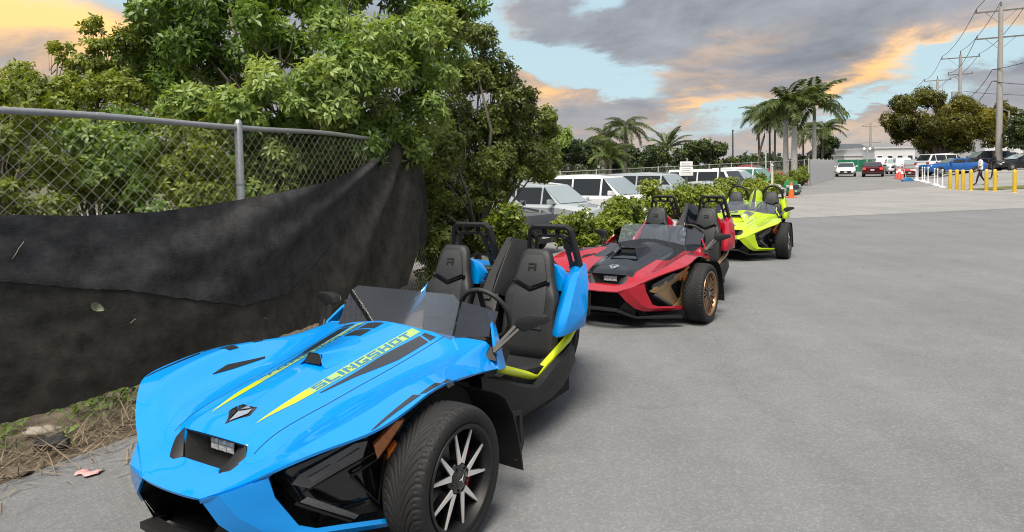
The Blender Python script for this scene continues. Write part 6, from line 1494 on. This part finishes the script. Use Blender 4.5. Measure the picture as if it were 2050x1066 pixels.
# ------------------------------------------------------------------ people
M_SKIN = mat('dark_skin', (.075, .042, .028), .5, var=.1); M_SHIRT = mat('white_shirt', (.70, .72, .75), .8, var=.06); M_TROUS = mat('black_trousers', (.010, .010, .012), .8); M_BLKT = mat('black_top', (.014, .014, .016), .85, var=.2); M_SHOE = mat('black_shoes', (.008, .008, .008), .5); M_HAIR = mat('black_hair', (.008, .007, .006), .8)
def skin_chain(mb_edges, radii, mats_by_z, name, parent, mt):
    me = bpy.data.meshes.new(name); vs = [v for v, r in radii]; me.from_pydata(vs, mb_edges, []); o = new_obj(name, me, parent)
    md = o.modifiers.new('skin', 'SKIN'); sk = me.skin_vertices[0].data
    for i, (v, r) in enumerate(radii): sk[i].radius = (r, r) if not isinstance(r, tuple) else r
    sk[0].use_root = True; md.use_smooth_shade = True
    sb = o.modifiers.new('sub', 'SUBSURF'); sb.levels = sb.render_levels = 2
    dg = bpy.context.evaluated_depsgraph_get(); dg.update(); m2 = bpy.data.meshes.new_from_object(o.evaluated_get(dg)); o.modifiers.clear(); o.data = m2; m2.materials.clear()
    for q in mt: m2.materials.append(q)
    for f in m2.polygons: f.material_index = mats_by_z(f.center); f.use_smooth = True
    return o
def person(label, x, y, rz, shirt, stride, arms, h_=1.76):
    r = thing('person', label, 'person', (x, y, gz(x, y)), rz, 'people walking past the bollards'); s = stride
    V = [((0, 0, .95), (.145, .115)), ((0, 0, 1.10), (.135, .10)), ((.01, 0, 1.30), (.165, .115)), ((.01, 0, 1.44), (.10, .085)), ((.02, 0, 1.52), .055), ((.035, 0, 1.60), .075), ((.04, 0, 1.70), .085), ((.035, 0, 1.75), .05),
         ((0, .10, .88), .095), ((s*.5, .10, .50), .06), ((s*.75, .10, .12), .042), ((s*.75+.10, .10, .05), .042), ((s*.75+.20, .10, .035), .03),
         ((0, -.10, .88), .095), ((-s*.25, -.10, .50), .06), ((-s*.95, -.10, .14), .042), ((-s*.95+.09, -.10, .05), .042), ((-s*.95+.19, -.10, .035), .03)]
    E_ = [(0, 1), (1, 2), (2, 3), (3, 4), (4, 5), (5, 6), (6, 7), (0, 8), (8, 9), (9, 10), (10, 11), (11, 12), (0, 13), (13, 14), (14, 15), (15, 16), (16, 17)]
    for sd, (sw, el_, hx, hz) in zip((1, -1), arms):
        k = len(V); V += [((.0, .19*sd, 1.40), .062), ((sw, .235*sd, 1.14), .046), ((sw+el_, .22*sd, .92+hz), .034), ((sw+el_*1.3+hx, .215*sd, .83+hz*1.3), .030)]
        E_ += [(2, k), (k, k+1), (k+1, k+2), (k+2, k+3)]
    def mz(c):
        if c.z < .09: return 3
        if c.z > 1.49: return 0
        if abs(c.y) > .165 and c.z < 1.13: return 0
        return 1 if c.z > .93 else 2
    b = skin_chain(E_, V, mz, 'body', r, [M_SKIN, shirt, M_TROUS, M_SHOE])
    for sd, (sw, el_, hx, hz) in zip((1, -1), arms):      # fingers
        hnd = Vector((sw+el_*1.3+hx, .215*sd, .83+hz*1.3))
        for q in range(4): MB().tube([hnd+Vector((-.02+.014*q, 0, -.02)), hnd+Vector((-.022+.016*q, .004*sd, -.065)), hnd+Vector((-.015+.016*q, .016*sd, -.095-.008*(q in (1, 2))))], [.009, .008, .006], 6).build('finger', M_SKIN, r, 180)
        MB().tube([hnd+Vector((.02, 0, .0)), hnd+Vector((.045, .008*sd, -.03)), hnd+Vector((.045, .016*sd, -.055))], [.010, .009, .007], 6).build('thumb', M_SKIN, r, 180)
    MB().ball((.03, 0, 1.715), .098, 12, 0, (1.02, .86, .82)).build('hair', M_HAIR, r, 180)
    MB().prism([(.115, -.012, 1.63), (.115, .012, 1.63), (.118, 0, 1.665)], (.018, 0, -.004)).build('nose', M_SKIN, r)
    for sd in (1, -1): MB().ball((.108, .03*sd, 1.672), .011, 6).build('eye', M_HAIR, r, 180); MB().ball((.03, .083*sd, 1.65), .024, 6, 0, (.7, .4, 1)).build('ear', M_SKIN, r, 180)
    MB().ball((.112, 0, 1.605), .016, 6, 0, (.5, 1.4, .35)).build('mouth', mat('lips', (.09, .03, .025), .5), r, 180)
    return r
x, y, z = onrow(1963, 40.0); person('person in white shirt and dark trousers walking behind the yellow bollards', x, y, math.pi-.25, M_SHIRT, .34, [(.06, .12, .02, .10), (-.10, .02, 0, .02)])
x, y, z = onrow(1990, 43.0); person('person dressed all in black walking behind the man in white', x, y, math.pi-.3, M_BLKT, .22, [(.04, .22, .04, .28), (-.05, .20, .03, .26)])
